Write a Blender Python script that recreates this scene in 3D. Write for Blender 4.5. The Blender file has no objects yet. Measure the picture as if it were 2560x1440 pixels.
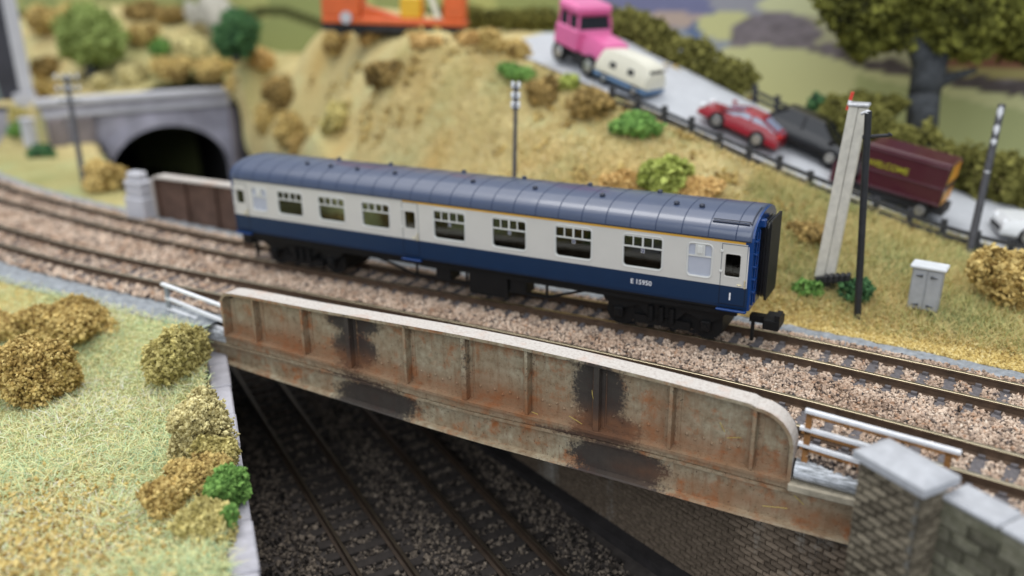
import bpy, bmesh, math, random
import numpy as np
from mathutils import Vector, Matrix
sc = bpy.context.scene
COL = sc.collection
rng = np.random.default_rng(7)
random.seed(7)
# one Blender unit is one centimetre: this is a model railway layout in N gauge
sc.unit_settings.scale_length = 0.01

# ------------------------------------------------------------------ camera
YAW, PITCH, ROLL = 0.4921, 0.3427, -0.0128
F_PX = 2172.85
CAM = np.array([9.858, -16.597, 6.901])
_cy, _sy, _cp, _sp = math.cos(YAW), math.sin(YAW), math.cos(PITCH), math.sin(PITCH)
_fwd = np.array([-_sy*_cp, _cy*_cp, -_sp]); _rt = np.array([_cy, _sy, 0.0]); _up = np.cross(_rt, _fwd)
_r = _rt*math.cos(ROLL) + _up*math.sin(ROLL); _u = -_rt*math.sin(ROLL) + _up*math.cos(ROLL)
RM = np.array([_r, _u, _fwd])
cd = bpy.data.cameras.new('camera'); cam = bpy.data.objects.new('camera', cd); COL.objects.link(cam)
cam.matrix_world = Matrix([[_r[0], _u[0], -_fwd[0], CAM[0]], [_r[1], _u[1], -_fwd[1], CAM[1]], [_r[2], _u[2], -_fwd[2], CAM[2]], [0, 0, 0, 1]])
cd.sensor_width = 36.0; cd.lens = F_PX/2560*36.0
cd.clip_start = 0.5; cd.clip_end = 600
cd.dof.use_dof = True; cd.dof.focus_distance = 15.5; cd.dof.aperture_fstop = 0.108; cd.dof.aperture_blades = 0
sc.camera = cam

# ------------------------------------------------------------------ room light (a bright ceiling, with an added key and front fill)
W = bpy.data.worlds.new('World'); sc.world = W; W.use_nodes = True
bg = W.node_tree.nodes['Background']; bg.inputs[0].default_value = (0.80, 0.88, 1.0, 1); bg.inputs[1].default_value = 0.34
def area(name, loc, aim, sx, sy, power, color):
    l = bpy.data.lights.new(name, 'AREA'); l.shape = 'RECTANGLE'; l.size = sx; l.size_y = sy; l.energy = power; l.color = color
    o = bpy.data.objects.new(name, l); COL.objects.link(o); o.location = loc
    o.rotation_euler = (Vector(aim)-Vector(loc)).to_track_quat('-Z', 'Y').to_euler(); return o
area('ceiling_light', (0, 25, 140), (0, 25, 0), 260, 230, 166000, (1.0, 0.985, 0.96))
area('ceiling_panel', (-30, 0, 125), (0, 0, 0), 50, 50, 30000, (1.0, 0.98, 0.95))  # added key, smaller than the ceiling light, for firmer shadows
area('window_light', (30, -95, 62), (0, 0, 0), 120, 70, 40000, (0.94, 0.97, 1.0))  # added fill behind the camera, brightening the faces turned to it
sc.view_settings.view_transform = 'Standard'; sc.view_settings.look = 'None'; sc.view_settings.exposure = 0.62; sc.view_settings.gamma = 1.0
sc.cycles.use_denoising = True
sc.cycles.max_bounces = 6; sc.cycles.transparent_max_bounces = 12

# ------------------------------------------------------------------ materials
def lin(r, g, b):
    f = lambda c: (c/255/12.92 if c/255 <= 0.04045 else ((c/255+0.055)/1.055)**2.4)
    return (f(r), f(g), f(b))
def newmat(name):
    m = bpy.data.materials.new(name); m.use_nodes = True
    nt = m.node_tree; return m, nt, nt.nodes['Principled BSDF']
def noise(nt, scale, detail=4.0, rough=0.6, coord='Object'):
    tc = nt.nodes.new('ShaderNodeTexCoord'); n = nt.nodes.new('ShaderNodeTexNoise')
    n.inputs['Scale'].default_value = scale; n.inputs['Detail'].default_value = detail; n.inputs['Roughness'].default_value = rough
    nt.links.new(tc.outputs[coord], n.inputs['Vector']); return n
def ramp(nt, src, stops):
    r = nt.nodes.new('ShaderNodeValToRGB'); e = r.color_ramp.elements
    while len(e) < len(stops): e.new(0.5)
    for k, (p, c) in enumerate(stops): e[k].position = p; e[k].color = (*c, 1)
    nt.links.new(src, r.inputs['Fac']); return r
def mix(nt, fac, a, b):
    m = nt.nodes.new('ShaderNodeMix'); m.data_type = 'RGBA'
    for s, i in ((fac, 0), (a, 6), (b, 7)):
        if hasattr(s, 'links'): nt.links.new(s, m.inputs[i])
        elif isinstance(s, (tuple, list)): m.inputs[i].default_value = (*s, 1)
        else: m.inputs[i].default_value = s
    return m.outputs[2]
def bump(nt, bs, src, strength, dist=0.02):
    b = nt.nodes.new('ShaderNodeBump'); b.inputs['Strength'].default_value = strength; b.inputs['Distance'].default_value = dist
    nt.links.new(src, b.inputs['Height']); nt.links.new(b.outputs[0], bs.inputs['Normal'])
def mat(name, c, rough=0.7, metal=0.0, var=0.15, scale=3.0, bmp=0.0, bscale=None, spec=0.4, coat=0.0):
    m, nt, bs = newmat(name)
    n = noise(nt, scale)
    lo = tuple(x*(1-var) for x in c); hi = tuple(min(1, x*(1+var)) for x in c)
    r = ramp(nt, n.outputs['Fac'], [(0.3, lo), (0.7, hi)])
    nt.links.new(r.outputs[0], bs.inputs['Base Color'])
    bs.inputs['Roughness'].default_value = rough; bs.inputs['Metallic'].default_value = metal
    bs.inputs['Specular IOR Level'].default_value = spec; bs.inputs['Coat Weight'].default_value = coat
    if bmp: bump(nt, bs, noise(nt, bscale or scale*4).outputs['Fac'], bmp)
    return m
def attr_mat(name, stops, rough=0.85, trans=0.0, attr='rnd', bmp=0, bscale=20):
    m, nt, bs = newmat(name)
    a = nt.nodes.new('ShaderNodeAttribute'); a.attribute_name = attr
    r = ramp(nt, a.outputs['Fac'], stops); nt.links.new(r.outputs[0], bs.inputs['Base Color'])
    bs.inputs['Roughness'].default_value = rough; bs.inputs['Specular IOR Level'].default_value = 0.25
    if bmp: bump(nt, bs, noise(nt, bscale).outputs['Fac'], bmp)
    return m

# ------------------------------------------------------------------ mesh helpers
class MB:
    def __init__(s): s.v = []; s.f = []; s.m = []
    def add(s, vs, fs, mi=0):
        o = len(s.v); s.v.extend([tuple(map(float, v)) for v in vs]); s.f.extend([tuple(o+i for i in f) for f in fs]); s.m.extend([mi]*len(fs)); return s
    def box(s, x0, x1, y0, y1, z0, z1, mi=0, M=None):
        v = [(x, y, z) for z in (z0, z1) for y in (y0, y1) for x in (x0, x1)]
        if M is not None: v = [tuple(M @ Vector(p)) for p in v]
        return s.add(v, [(0, 2, 3, 1), (4, 5, 7, 6), (0, 1, 5, 4), (2, 6, 7, 3), (1, 3, 7, 5), (0, 4, 6, 2)], mi)
    def bbox(s, x0, x1, y0, y1, z0, z1, b, mi=0):
        # box with all twelve edges chamfered
        vs = []; 
        for sx, X in ((-1, x0), (1, x1)):
            for sy, Y in ((-1, y0), (1, y1)):
                for sz, Z in ((-1, z0), (1, z1)):
                    vs += [(X, Y-sy*b, Z-sz*b), (X-sx*b, Y, Z-sz*b), (X-sx*b, Y-sy*b, Z)]
        bm = bmesh.new(); 
        for v in vs: bm.verts.new(v)
        r = bmesh.ops.convex_hull(bm, input=bm.verts[:])
        bmesh.ops.dissolve_limit(bm, angle_limit=0.01, verts=bm.verts[:], edges=bm.edges[:])
        bm.verts.index_update(); s.add([v.co[:] for v in bm.verts], [[v.index for v in f.verts] for f in bm.faces], mi); bm.free(); return s
    def cyl(s, p0, p1, r0, r1=None, n=10, mi=0, caps=True):
        r1 = r0 if r1 is None else r1
        p0 = Vector(p0); p1 = Vector(p1); d = (p1-p0).normalized(); a = d.orthogonal().normalized(); b = d.cross(a)
        vs = []
        for p, r in ((p0, r0), (p1, r1)):
            for i in range(n):
                t = 2*math.pi*i/n; vs.append(p + a*math.cos(t)*r + b*math.sin(t)*r)
        fs = [(i, (i+1) % n, n+(i+1) % n, n+i) for i in range(n)]
        if caps: fs += [tuple(range(n))[::-1], tuple(range(n, 2*n))]
        return s.add(vs, fs, mi)
    def tube(s, pts, r, n=6, mi=0):
        for a, b in zip(pts[:-1], pts[1:]): s.cyl(a, b, r, r, n, mi)
        return s
    def loft(s, secs, mi=0, caps=True, closed=True):
        n = len(secs[0]); vs = [p for q in secs for p in q]; fs = []
        for k in range(len(secs)-1):
            for i in range(n if closed else n-1):
                j = (i+1) % n; fs.append((k*n+i, k*n+j, (k+1)*n+j, (k+1)*n+i))
        if caps: fs += [tuple(range(n))[::-1], tuple((len(secs)-1)*n+i for i in range(n))]
        return s.add(vs, fs, mi)
    def prism_y(s, poly, y0, y1, mi=0):     # poly of (x, z)
        return s.loft([[(x, y0, z) for x, z in poly], [(x, y1, z) for x, z in poly]], mi)
    def dome(s, c, r, h, n=8, mi=0):
        vs = []; 
        for k, (rr, hh) in enumerate(((1, 0), (0.8, 0.6), (0.35, 0.95))):
            for i in range(n): t = 2*math.pi*i/n; vs.append((c[0]+r*rr*math.cos(t), c[1]+r*rr*math.sin(t), c[2]+h*hh))
        vs.append((c[0], c[1], c[2]+h)); fs = []
        for k in range(2):
            for i in range(n): j = (i+1) % n; fs.append((k*n+i, k*n+j, (k+1)*n+j, (k+1)*n+i))
        for i in range(n): fs.append((2*n+i, 2*n+(i+1) % n, 3*n))
        return s.add(vs, fs, mi)
    def mesh(s, name, mats, smooth=False, off=None):
        me = bpy.data.meshes.new(name)
        v = s.v if off is None else [(a-off[0], b-off[1], c-off[2]) for a, b, c in s.v]
        me.from_pydata(v, [], s.f); 
        for m in (mats if isinstance(mats, (list, tuple)) else [mats]): me.materials.append(m)
        if any(s.m): me.polygons.foreach_set('material_index', s.m)
        bm = bmesh.new(); bm.from_mesh(me); bmesh.ops.recalc_face_normals(bm, faces=bm.faces[:]); bm.to_mesh(me); bm.free()
        if smooth:
            me.shade_smooth()
            if smooth is not True: me.set_sharp_from_angle(angle=smooth)
        me.update(); return me
    def build(s, name, mats, parent=None, smooth=False, local=False):
        off = None if (parent is None or local) else rootloc(parent)
        return link(name, s.mesh(name, mats, smooth, off), parent)
def rootloc(o):
    p = Vector((0, 0, 0))
    while o is not None: p = p + o.location; o = o.parent
    return p
def link(name, me, parent=None, loc=None, rot=None):
    o = bpy.data.objects.new(name, me); COL.objects.link(o)
    if parent is not None: o.parent = parent
    if loc is not None: o.location = loc
    if rot is not None: o.rotation_euler = rot
    return o
def tag(o, label=None, cat=None, group=None, kind=None):
    for k, v in (('label', label), ('category', cat), ('group', group), ('kind', kind)):
        if v is not None: o[k] = v
    return o
def thing(name, label, cat, loc=(0, 0, 0), group=None, rot=None):
    o = bpy.data.objects.new(name, None); COL.objects.link(o); o.location = loc; o.empty_display_size = 0.2
    if rot is not None: o.rotation_euler = rot
    return tag(o, label, cat, group)
def raw_mesh(name, V, T, mats, rnd=None, smooth=False):
    # fast mesh from numpy arrays; T is (n,3) or (n,4); rnd is a per-vertex value
    me = bpy.data.meshes.new(name); k = T.shape[1]
    me.vertices.add(len(V)); me.vertices.foreach_set('co', V.astype(np.float32).ravel())
    me.loops.add(T.size); me.loops.foreach_set('vertex_index', T.astype(np.int32).ravel())
    me.polygons.add(len(T)); me.polygons.foreach_set('loop_start', np.arange(0, T.size, k, dtype=np.int32))
    me.polygons.foreach_set('loop_total', np.full(len(T), k, dtype=np.int32))
    me.polygons.foreach_set('use_smooth', np.full(len(T), bool(smooth)))
    if rnd is not None:
        a = me.attributes.new('rnd', 'FLOAT', 'POINT'); a.data.foreach_set('value', rnd.astype(np.float32))
    for m in (mats if isinstance(mats, (list, tuple)) else [mats]): me.materials.append(m)
    me.update(calc_edges=True); return me
# an icosahedron as the seed of stones, crumbs and foam
_t = (1+5**0.5)/2
ICO_V = np.array([(-1, _t, 0), (1, _t, 0), (-1, -_t, 0), (1, -_t, 0), (0, -1, _t), (0, 1, _t), (0, -1, -_t), (0, 1, -_t), (_t, 0, -1), (_t, 0, 1), (-_t, 0, -1), (-_t, 0, 1)], float)
ICO_V /= np.linalg.norm(ICO_V[0])
ICO_F = np.array([(0, 11, 5), (0, 5, 1), (0, 1, 7), (0, 7, 10), (0, 10, 11), (1, 5, 9), (5, 11, 4), (11, 10, 2), (10, 7, 6), (7, 1, 8), (3, 9, 4), (3, 4, 2), (3, 2, 6), (3, 6, 8), (3, 8, 9), (4, 9, 5), (2, 4, 11), (6, 2, 10), (8, 6, 7), (9, 8, 1)])
OCT_V = np.array([(1, 0, 0), (-1, 0, 0), (0, 1, 0), (0, -1, 0), (0, 0, 1), (0, 0, -1)], float)*1.22
OCT_F = np.array([(0, 2, 4), (2, 1, 4), (1, 3, 4), (3, 0, 4), (2, 0, 5), (1, 2, 5), (3, 1, 5), (0, 3, 5)])
def pebbles(P, R, rnd, jitter=0.28, squash=(1, 1, 0.8), ico=False):
    n = len(P); BV, BF = (ICO_V, ICO_F) if ico else (OCT_V, OCT_F); nv = len(BV)
    q = rng.normal(size=(n, 4)); q /= np.linalg.norm(q, axis=1)[:, None]
    w, x, y, z = q.T
    Rm = np.stack([np.stack([1-2*(y*y+z*z), 2*(x*y-z*w), 2*(x*z+y*w)], -1), np.stack([2*(x*y+z*w), 1-2*(x*x+z*z), 2*(y*z-x*w)], -1), np.stack([2*(x*z-y*w), 2*(y*z+x*w), 1-2*(x*x+y*y)], -1)], 1)
    base = BV[None]*(1+rng.uniform(-jitter, jitter, (n, nv, 1)))*np.array(squash)*rng.uniform(0.75, 1.25, (n, 1, 3))
    V = np.einsum('nij,nkj->nki', Rm, base)*np.asarray(R).reshape(-1, 1, 1) + P[:, None, :]
    T = (BF[None]+nv*np.arange(n)[:, None, None]).reshape(-1, 3)
    return V.reshape(-1, 3), T, np.repeat(rnd, nv)

# ------------------------------------------------------------------ where things stand
def ray(u, v): return np.array([(u-1280)/F_PX, -(v-720)/F_PX, 1.0]) @ RM
def at(u, v, d): return CAM + ray(u, v)*d                         # a point seen there, d centimetres deep
def on_y(u, v, y): r = ray(u, v); return CAM + r*(y-CAM[1])/r[1]
def on_z(u, v, z): r = ray(u, v); return CAM + r*(z-CAM[2])/r[2]
TH = 0.574
D2 = np.array([math.cos(TH), -math.sin(TH)]); N2 = np.array([math.sin(TH), math.cos(TH)])   # along and across the lower line
def dn(d, n, z=0.0): p = D2*d + N2*n; return np.array([p[0], p[1], z])
def hermite(xs, ys):
    xs = np.array(xs, float); ys = np.array(ys, float)
    m = np.gradient(ys, xs)
    def f(x):
        x = np.asarray(x, float); k = np.clip(np.searchsorted(xs, x)-1, 0, len(xs)-2)
        h = xs[k+1]-xs[k]; t = np.clip((x-xs[k])/h, -0.5, 1.5)
        return (2*t**3-3*t**2+1)*ys[k]+(t**3-2*t**2+t)*h*m[k]+(-2*t**3+3*t**2)*ys[k+1]+(t**3-t**2)*h*m[k+1]
    return f
y_far = hermite([-34, -27, -20.4, -16, -12.9, -9.5, -6, 0, 4, 6.6, 10, 11.4, 14, 18], [5.7, 3.3, 1.52, 0.86, 0.46, 0.16, 0.02, 0.0, 0.0, -0.06, -0.41, -0.6, -1.05, -1.9])
y_near = hermite([-34, -24, -18, -15.5, -13.9, -9.5, -6, 0, 3, 7.15, 10.2, 11.3, 14, 18], [2.4, -0.4, -1.6, -1.93, -2.12, -2.42, -2.44, -2.44, -2.49, -2.77, -3.16, -3.34, -3.85, -4.8])
GA = 0.485
BED = -0.30
# terrain height from surveyed points (thin plate spline)
ctrl = []
def cp(u, v, d): ctrl.append(at(u, v, d))
for a in [(1990, 600, 20.5), (1640, 495, 21.3), (1285, 447, 23.0), (900, 420, 30), (800, 300, 32), (1700, 320, 24), (1840, 390, 23.3), (2050, 490, 22.3), (2230, 560, 22), (2420, 640, 21.9), (1000, 250, 29.3), (1000, 92, 31), (1125, 92, 30.3), (880, 200, 32.5), (700, 120, 42), (1250, 110, 29), (690, 250, 42.5), (620, 60, 41), (1450, 200, 27), (1370, 110, 30), (1850, 350, 24.5), (2380, 530, 23.6), (2520, 600, 23), (1750, 190, 29), (2065, 690, 19.6), (430, 120, 46), (200, 200, 44), (300, 60, 49), (120, 60, 49), (1240, 180, 27.6)]: cp(*a)
for x in (-2, 1, 4, 7, 10, 13): ctrl.append(np.array([x, float(y_far(x))+1.75, -0.12]))
ctrl += [np.array(p, float) for p in [(9.4, 2.6, 0.0), (8.2, 2.05, 0.02), (11.5, 4.5, 0.05), (14, 9.5, -0.1), (14, 4, 0.0), (-19, 3.8, -0.05), (-24, 7.2, 0.1), (-16, 3.2, -0.05), (-30, 9, 0.3), (10, 13, 0.5), (7, 17, 0.6), (14, 17, -0.4), (1.5, 15.8, 2.0), (5, 15.5, 1.2), (-2, 17, 3.0), (-20.5, 16.8, 3.0), (-24, 15.4, 2.6), (-29, 13.5, 2.2), (-13, 19, 5.2), (-3, 19.5, 3.0), (-9, 12.6, 4.75), (-12.5, 12.4, 4.75), (-6, 13.2, 4.45), (-16, 13, 4.7), (-9, 16, 4.4), (-5.2, 11.6, 4.7), (-40, 19, 5), (-36, 14, 2)]]
ctrl += [np.append((D2*a+N2*b), c) for a, b, c in [(-27.5, 1.6, 1.25), (-25, 1.5, 0.9), (-22, 1.4, 0.6), (-18, 1.5, 0.45), (-14, 1.5, 0.4), (-10, 1.8, 0.5), (-5, 2.2, 0.35)]]
ctrl = np.array(ctrl)
def _U(r2): return np.where(r2 > 1e-12, r2*np.log(np.maximum(r2, 1e-12)), 0)
_n = len(ctrl); _A = np.zeros((_n+3, _n+3))
_A[:_n, :_n] = _U(((ctrl[:, None, :2]-ctrl[None, :, :2])**2).sum(-1)) + np.eye(_n)*3.0
_A[:_n, _n] = 1; _A[:_n, _n+1:] = ctrl[:, :2]; _A[_n, :_n] = 1; _A[_n+1:, :_n] = ctrl[:, :2].T
_w = np.linalg.solve(_A, np.concatenate([ctrl[:, 2], np.zeros(3)]))
def H0(x, y):
    x = np.asarray(x, float); y = np.asarray(y, float); sh = x.shape; q = np.stack([x.ravel(), y.ravel()], -1)
    z = _U(((q[:, None]-ctrl[None, :, :2])**2).sum(-1)) @ _w[:_n] + _w[_n] + q @ _w[_n+1:]
    return z.reshape(sh)
_rx = [-6.5, -4.0, -1.2, 1.0, 4.2, 7.0, 9.6, 12.5, 16]; _ry = [13.2, 11.7, 9.9, 9.15, 8.75, 8.75, 9.15, 9.8, 10.8]
road_y = hermite(_rx, _ry)
ROAD_X = np.linspace(-6.5, 16, 120); ROAD_Y = road_y(ROAD_X)
_rz = H0(ROAD_X, ROAD_Y); ROAD_Z = np.convolve(np.pad(_rz, 8, mode='edge'), np.ones(17)/17, 'valid')
_rt = np.stack([np.gradient(ROAD_X), np.gradient(ROAD_Y)], -1); _rt /= np.linalg.norm(_rt, axis=1)[:, None]; RN = np.stack([-_rt[:, 1], _rt[:, 0]], -1); TILT = 0.17   # the road leans towards the railway
def road_z(x): return np.interp(x, ROAD_X, ROAD_Z)
def H(x, y):
    z = H0(x, y); x = np.asarray(x, float); y = np.asarray(y, float)
    d2 = (x[..., None]-ROAD_X)**2 + (y[..., None]-ROAD_Y)**2
    k = d2.argmin(-1); off = (x-ROAD_X[k])*RN[k, 0]+(y-ROAD_Y[k])*RN[k, 1]; w = np.clip((2.0-np.abs(off-0.35))/0.0001, 0, 1)*np.clip((2.9-np.abs(off-0.35))/0.9, 0, 1)+np.clip((2.9-np.abs(off-0.35))/0.9, 0, 1)*(np.abs(off-0.35) >= 2.0); w = np.where(d2.min(-1) > 12, 0, np.clip(w, 0, 1)); w = w*w*(3-2*w)
    z = z*(1-w) + (ROAD_Z[k]+TILT*np.clip(off, -2.2, 2.8)-0.10)*w
    dd = x*D2[0]+y*D2[1]; nn = x*N2[0]+y*N2[1]         # level ground left of the cutting, in front of the tunnel portal
    f = np.clip((-4.5-nn)/0.6, 0, 1)*np.clip((dd+28.35)/0.25, 0, 1); z = z*(1-f)+(-0.13+0.05*np.sin(x*1.3)*np.sin(y*1.1))*f
    b = np.clip((-28.3-dd)/0.2, 0, 1)*np.clip((dd+34)/4, 0, 1)*np.clip((nn+10)/2, 0, 1)*np.clip((2.5-nn)/1.5, 0, 1); z = np.where(b > 0, np.maximum(z, 1.85*b+z*(1-b)), z)
    e = np.clip((y-y_far(x)-1.45)/1.0, 0, 1)          # meets the ballast edge
    return z*e + (-0.22)*(1-e)
def front_z(x, y):                                    # the grassed shoulder left of the lower line
    x = np.asarray(x, float); y = np.asarray(y, float)
    t = np.clip((y_near(x)-1.55-y)/2.6, 0, 1); t = t*t*(3-2*t)
    return -0.24 - 0.62*t + 0.05*np.sin(x*1.7)*np.cos(y*1.3)*t
def hit(u, v, front=False, d0=13.0, d1=62.0):
    ds = np.linspace(d0, d1, 700); P = CAM + ds[:, None]*ray(u, v)
    z = front_z(P[:, 0], P[:, 1]) if front else H(P[:, 0], P[:, 1])
    nn = P[:, :2] @ N2; dd = P[:, :2] @ D2; cut = (nn > -5.75) & (nn < 0.65) & (dd > -28.3)
    ok = (P[:, 2] < z) & (True if front else ((P[:, 1] > y_far(P[:, 0])+1.2) & ~cut))
    k = int(np.argmax(ok)) if ok.any() else len(ds)-1
    return P[k], ds[k]

# ================================================================== materials of the layout
M = {}
def dirty(m, scale, lo):
    # larger patches of track dirt over an attribute coloured material
    nt = m.node_tree; bs = nt.nodes['Principled BSDF']; src = bs.inputs['Base Color'].links[0].from_socket
    n = noise(nt, scale, 5, 0.65); r = ramp(nt, n.outputs['Fac'], [(0.32, lo), (0.58, (1.0, 1.0, 1.0)), (0.75, (1.08, 1.06, 1.02))]); x = nt.nodes.new('ShaderNodeMix'); x.data_type = 'RGBA'; x.blend_type = 'MULTIPLY'; x.inputs[0].default_value = 1
    nt.links.new(src, x.inputs[6]); nt.links.new(r.outputs[0], x.inputs[7]); nt.links.new(x.outputs[2], bs.inputs['Base Color']); return m
M['stone_ballast'] = attr_mat('ballast_stone', [(0.0, (0.05, 0.045, 0.045)), (0.07, (0.13, 0.105, 0.095)), (0.15, (0.38, 0.295, 0.235)), (0.5, (0.61, 0.475, 0.37)), (0.82, (0.72, 0.585, 0.465)), (0.93, (0.50, 0.31, 0.20)), (1.0, (0.80, 0.70, 0.58))], rough=0.75)
dirty(M['stone_ballast'], 0.9, (0.66, 0.58, 0.52))
M['ballast_bed'] = mat('ballast_bed', (0.46, 0.36, 0.285), rough=0.95, var=0.25, scale=9, bmp=0.6, bscale=16)
M['cess_grey'] = mat('grey_cess', (0.27, 0.29, 0.31), rough=0.95, var=0.35, scale=6, bmp=0.9, bscale=14)
M['sleeper'] = mat('weathered_sleeper', (0.125, 0.115, 0.12), rough=0.85, var=0.4, scale=10, bmp=0.3, bscale=30)
M['rail_side'] = mat('rusty_rail_side', (0.085, 0.052, 0.032), rough=0.7, var=0.3, scale=6)
M['rail_head'] = mat('bare_rail_head', (0.62, 0.53, 0.36), rough=0.28, metal=1.0, var=0.08, scale=3)
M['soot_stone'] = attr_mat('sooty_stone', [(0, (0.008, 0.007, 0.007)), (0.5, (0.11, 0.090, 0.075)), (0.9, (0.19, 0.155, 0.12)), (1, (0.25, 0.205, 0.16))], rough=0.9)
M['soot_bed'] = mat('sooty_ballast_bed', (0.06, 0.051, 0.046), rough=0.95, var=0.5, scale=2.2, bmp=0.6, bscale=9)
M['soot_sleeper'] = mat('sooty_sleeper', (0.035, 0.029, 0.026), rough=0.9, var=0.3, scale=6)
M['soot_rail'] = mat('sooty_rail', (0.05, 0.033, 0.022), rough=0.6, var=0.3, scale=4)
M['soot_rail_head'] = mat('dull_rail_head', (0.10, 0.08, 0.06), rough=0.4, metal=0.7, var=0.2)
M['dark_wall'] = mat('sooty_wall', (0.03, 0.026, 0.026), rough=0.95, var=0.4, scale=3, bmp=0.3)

def girder_mat():
    m, nt, bs = newmat('weathered_girder_paint')
    tc = nt.nodes.new('ShaderNodeTexCoord')
    n1 = noise(nt, 1.1, 6, 0.65); n2 = noise(nt, 5.5, 8, 0.7); n3 = noise(nt, 26, 2, 0.5); n4 = noise(nt, 2.3, 7, 0.7)
    mpz = nt.nodes.new('ShaderNodeMapping'); mpz.inputs['Scale'].default_value = (9, 9, 1.6); nz = nt.nodes.new('ShaderNodeTexNoise'); nz.inputs['Scale'].default_value = 1.3; nz.inputs['Detail'].default_value = 7; nz.inputs['Roughness'].default_value = 0.7
    nt.links.new(tc.outputs['Object'], mpz.inputs[0]); nt.links.new(mpz.outputs[0], nz.inputs['Vector'])
    base0 = ramp(nt, n2.outputs['Fac'], [(0.3, (0.19, 0.145, 0.09)), (0.5, (0.35, 0.295, 0.20)), (0.75, (0.50, 0.45, 0.33))])
    stf = ramp(nt, nz.outputs['Fac'], [(0.50, (0, 0, 0)), (0.72, (0.7, 0.7, 0.7))])
    base = N_ = nt.nodes.new('ShaderNodeMix'); N_.data_type = 'RGBA'; nt.links.new(stf.outputs[0], N_.inputs[0]); nt.links.new(base0.outputs[0], N_.inputs[6]); N_.inputs[7].default_value = (0.20, 0.115, 0.065, 1)
    rust = ramp(nt, n2.outputs['Fac'], [(0.35, (0.26, 0.085, 0.025)), (0.7, (0.44, 0.175, 0.065))])
    rf = ramp(nt, n4.outputs['Fac'], [(0.52, (0, 0, 0)), (0.68, (0.95, 0.95, 0.95))])
    wash = ramp(nt, n1.outputs['Fac'], [(0.42, (0, 0, 0)), (0.75, (0.75, 0.75, 0.75))])
    c = mix(nt, wash.outputs[0], base.outputs[2], (0.265, 0.145, 0.07))
    c = mix(nt, rf.outputs[0], c, rust.outputs[0])
    sp = ramp(nt, n3.outputs['Fac'], [(0.665, (0, 0, 0)), (0.71, (0.85, 0.85, 0.85))])
    c = mix(nt, sp.outputs[0], c, (0.04, 0.028, 0.022))
    # sooty stains and painted corner shade: a per-vertex mask, broken up with noise
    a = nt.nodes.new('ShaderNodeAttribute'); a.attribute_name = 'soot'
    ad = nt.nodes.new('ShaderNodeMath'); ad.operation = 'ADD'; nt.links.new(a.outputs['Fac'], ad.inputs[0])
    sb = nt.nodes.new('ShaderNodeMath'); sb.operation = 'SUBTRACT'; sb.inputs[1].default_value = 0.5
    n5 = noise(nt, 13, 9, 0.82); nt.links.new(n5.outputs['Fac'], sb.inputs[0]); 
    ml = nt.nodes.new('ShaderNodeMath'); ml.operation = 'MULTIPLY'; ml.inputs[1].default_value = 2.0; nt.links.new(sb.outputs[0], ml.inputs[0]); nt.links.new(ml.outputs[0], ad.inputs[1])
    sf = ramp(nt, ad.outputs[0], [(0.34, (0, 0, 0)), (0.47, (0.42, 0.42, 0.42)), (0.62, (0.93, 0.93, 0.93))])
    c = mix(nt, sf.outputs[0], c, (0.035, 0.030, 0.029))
    # rust wash: second painted mask
    a2 = nt.nodes.new('ShaderNodeAttribute'); a2.attribute_name = 'wash'
    m2 = nt.nodes.new('ShaderNodeMath'); m2.operation = 'MULTIPLY'; nt.links.new(a2.outputs['Fac'], m2.inputs[0])
    r2 = ramp(nt, n2.outputs['Fac'], [(0.25, (0.35, 0.35, 0.35)), (0.65, (1, 1, 1))]); nt.links.new(r2.outputs[0], m2.inputs[1])
    c = mix(nt, m2.outputs[0], c, (0.27, 0.115, 0.05))
    nt.links.new(c, bs.inputs['Base Color']); bs.inputs['Roughness'].default_value = 0.62; bs.inputs['Specular IOR Level'].default_value = 0.35
    bump(nt, bs, n2.outputs['Fac'], 0.35, 0.02)
    return m
M['girder'] = girder_mat()
def flange_mat():
    m, nt, bs = newmat('scuffed_white_flange')
    n = noise(nt, 22, 6, 0.7); n2 = noise(nt, 1.7, 5, 0.6)
    r = ramp(nt, n.outputs['Fac'], [(0.3, (0.34, 0.28, 0.25)), (0.46, (0.54, 0.495, 0.45)), (0.8, (0.66, 0.63, 0.59))])
    rf = ramp(nt, n2.outputs['Fac'], [(0.55, (0, 0, 0)), (0.72, (0.45, 0.45, 0.45))])
    nt.links.new(mix(nt, rf.outputs[0], r.outputs[0], (0.55, 0.30, 0.19)), bs.inputs['Base Color']); bs.inputs['Roughness'].default_value = 0.55
    bump(nt, bs, n.outputs['Fac'], 0.25, 0.01); return m
M['flange'] = flange_mat()
def white_timber():
    m, nt, bs = newmat('flaking_white_paint')
    tc = nt.nodes.new('ShaderNodeTexCoord'); mp = nt.nodes.new('ShaderNodeMapping'); mp.inputs['Scale'].default_value = (2.5, 14, 22)
    n = nt.nodes.new('ShaderNodeTexNoise'); n.inputs['Scale'].default_value = 1.6; n.inputs['Detail'].default_value = 8; n.inputs['Roughness'].default_value = 0.7
    nt.links.new(tc.outputs['Object'], mp.inputs[0]); nt.links.new(mp.outputs[0], n.inputs['Vector'])
    r = ramp(nt, n.outputs['Fac'], [(0.36, (0.05, 0.055, 0.06)), (0.47, (0.38, 0.40, 0.42)), (0.6, (0.80, 0.83, 0.88))])
    nt.links.new(r.outputs[0], bs.inputs['Base Color']); bs.inputs['Roughness'].default_value = 0.6; return m
M['white_timber'] = white_timber()
M['rail_white'] = mat('white_handrail_paint', (0.80, 0.81, 0.84), rough=0.45, var=0.12, scale=8)
M['rust_bar'] = mat('rusty_bar', (0.30, 0.14, 0.045), rough=0.7, var=0.4, scale=9)
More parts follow.
